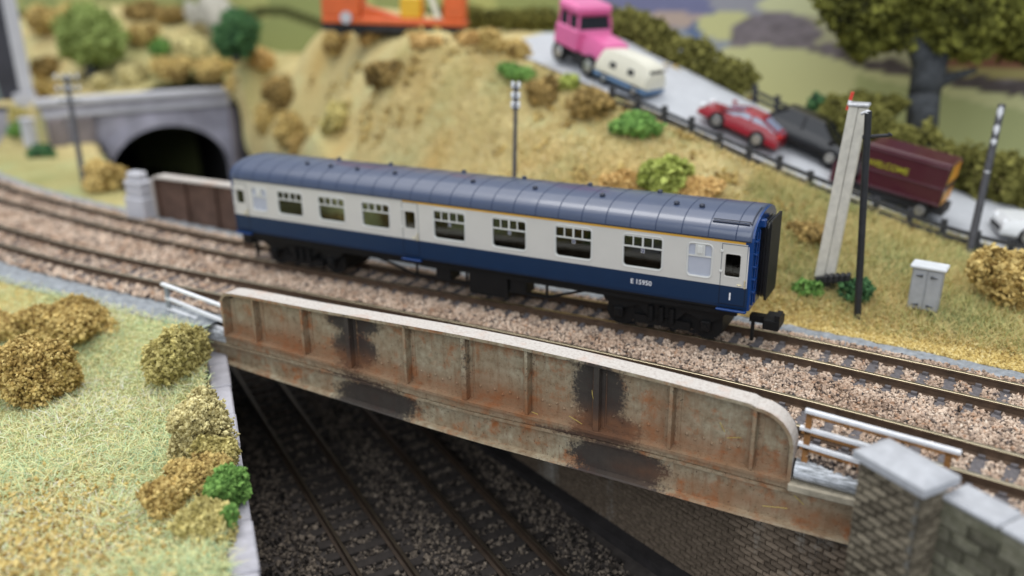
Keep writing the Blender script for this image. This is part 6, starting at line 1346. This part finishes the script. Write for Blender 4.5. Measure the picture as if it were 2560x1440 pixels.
# ================================================================== printed backscene board behind the layout
def backscene():
    y0 = 20.8; nx, nz = 300, 110
    xs = np.linspace(-48, 24, nx+1); zs = np.linspace(-5, 9, nz+1); X, Z = np.meshgrid(xs, zs, indexing='ij')
    w = np.random.default_rng(3)
    def wob(x, a, f, p): return a*np.sin(x*f+p)+0.5*a*np.sin(x*f*2.3+p*1.7)
    C = np.zeros((*X.shape, 3)); C[:] = lin(150, 152, 166)
    def put(mask, c, jit=0.0):
        c = np.array(lin(*c)); C[mask] = c*(1+jit*(w.random((mask.sum(), 1))-0.5)) if jit else c
    ell = lambda cx, cz, rx, rz: ((X-cx)/rx)**2+((Z-cz)/rz)**2 < 1+0.12*np.sin(X*4.3+cx)*np.sin(Z*5.1)
    top = np.interp(X, [-3, -0.6, 0.6, 1.7, 3.3, 4.7, 6.2, 7.5, 10.9, 20], [3.3, 3.75, 4.1, 4.25, 4.1, 3.65, 3.3, 3.1, 2.6, 1.9])+wob(X, 0.04, 1.7, 1)
    put((X > 3) & (Z > top), (176, 176, 150)); put((X > 8.3) & (Z > 3.6) & (Z < 4.5), (138, 98, 84), 0.1); put((X > 8.0) & (Z > top+0.3) & (Z < 3.62), (172, 164, 116))
    put(ell(-3.0, 5.6, 2.6, 0.9), (118, 122, 160), 0.12); put(ell(-2.2, 5.15, 1.5, 0.34), (178, 162, 158)); put((Z < 4.75) & (X < 0.3) & (X > -5), (146, 154, 170), 0.08); put(ell(-1.15, 4.75, 0.3, 0.35), (92, 112, 156))
    put(ell(0.2, 4.95, 1.35, 0.55), (194, 196, 150)); put(ell(3.0, 5.75, 1.7, 0.42), (198, 202, 166))
    wd = ell(2.15, 4.7, 1.75, 0.78) | ((Z > top-0.05) & (Z < top+0.42+0.14*np.sin(X*3.1)) & (X > 0.3)); put(wd, (124, 118, 128), 0.5)
    put((Z > top-0.08) & (Z < top+0.5+0.12*np.sin(X*4.0)) & (X > 4.6), (92, 86, 90), 0.5)
    put((Z < top) & (X > -1.2), (196, 199, 156), 0.02); put((Z < top-0.2-0.05*(X-5)) & (X > 5.3), (168, 176, 132), 0.03); put((Z < 3.4) & (X < -1.0) & (X > -4), (168, 174, 130))
    put((X < -6.2), (150, 158, 104)); put((X < -6.2) & (Z > 5.0) & (np.sin(X*0.9) > 0.1), (176, 178, 116)); put((X < -6.2) & (np.abs(Z-5.1-wob(X, 0.3, 0.5, 2)) < 0.28), (84, 88, 54), 0.3)
    put(Z > 6.7+wob(X, 0.3, 0.2, 1), (200, 208, 220))
    V = np.stack([X.ravel(), np.full(X.size, y0)-0.0025*(X.ravel()+8)**2*0.0, Z.ravel()], -1)
    idx = np.arange(X.size).reshape(X.shape); q = np.stack([idx[:-1, :-1], idx[1:, :-1], idx[1:, 1:], idx[:-1, 1:]], -1).reshape(-1, 4)
    m, nt, bs = newmat('printed_landscape'); a = nt.nodes.new('ShaderNodeAttribute'); a.attribute_name = 'print'; nt.links.new(a.outputs['Color'], bs.inputs['Base Color']); bs.inputs['Roughness'].default_value = 0.8; bs.inputs['Specular IOR Level'].default_value = 0.1
    me = raw_mesh('backscene', V, q, m); at_ = me.attributes.new('print', 'FLOAT_COLOR', 'POINT'); at_.data.foreach_set('color', np.concatenate([C.reshape(-1, 3), np.ones((C.shape[0]*C.shape[1], 1))], 1).astype(np.float32).ravel())
    o = link('backscene_board', me); md = o.modifiers.new('thickness', 'SOLIDIFY'); md.thickness = 0.3; md.offset = 1
    return tag(o, 'printed backscene board of fields and woods behind the layout', 'backscene')
backscene()
mb = MB(); mb.box(-60, 40, -40, 30, -9.0, -8.6); M['floor'] = mat('dark_baseboard', (0.05, 0.045, 0.04), rough=0.9); tag(mb.build('ground', M['floor']), kind='structure')
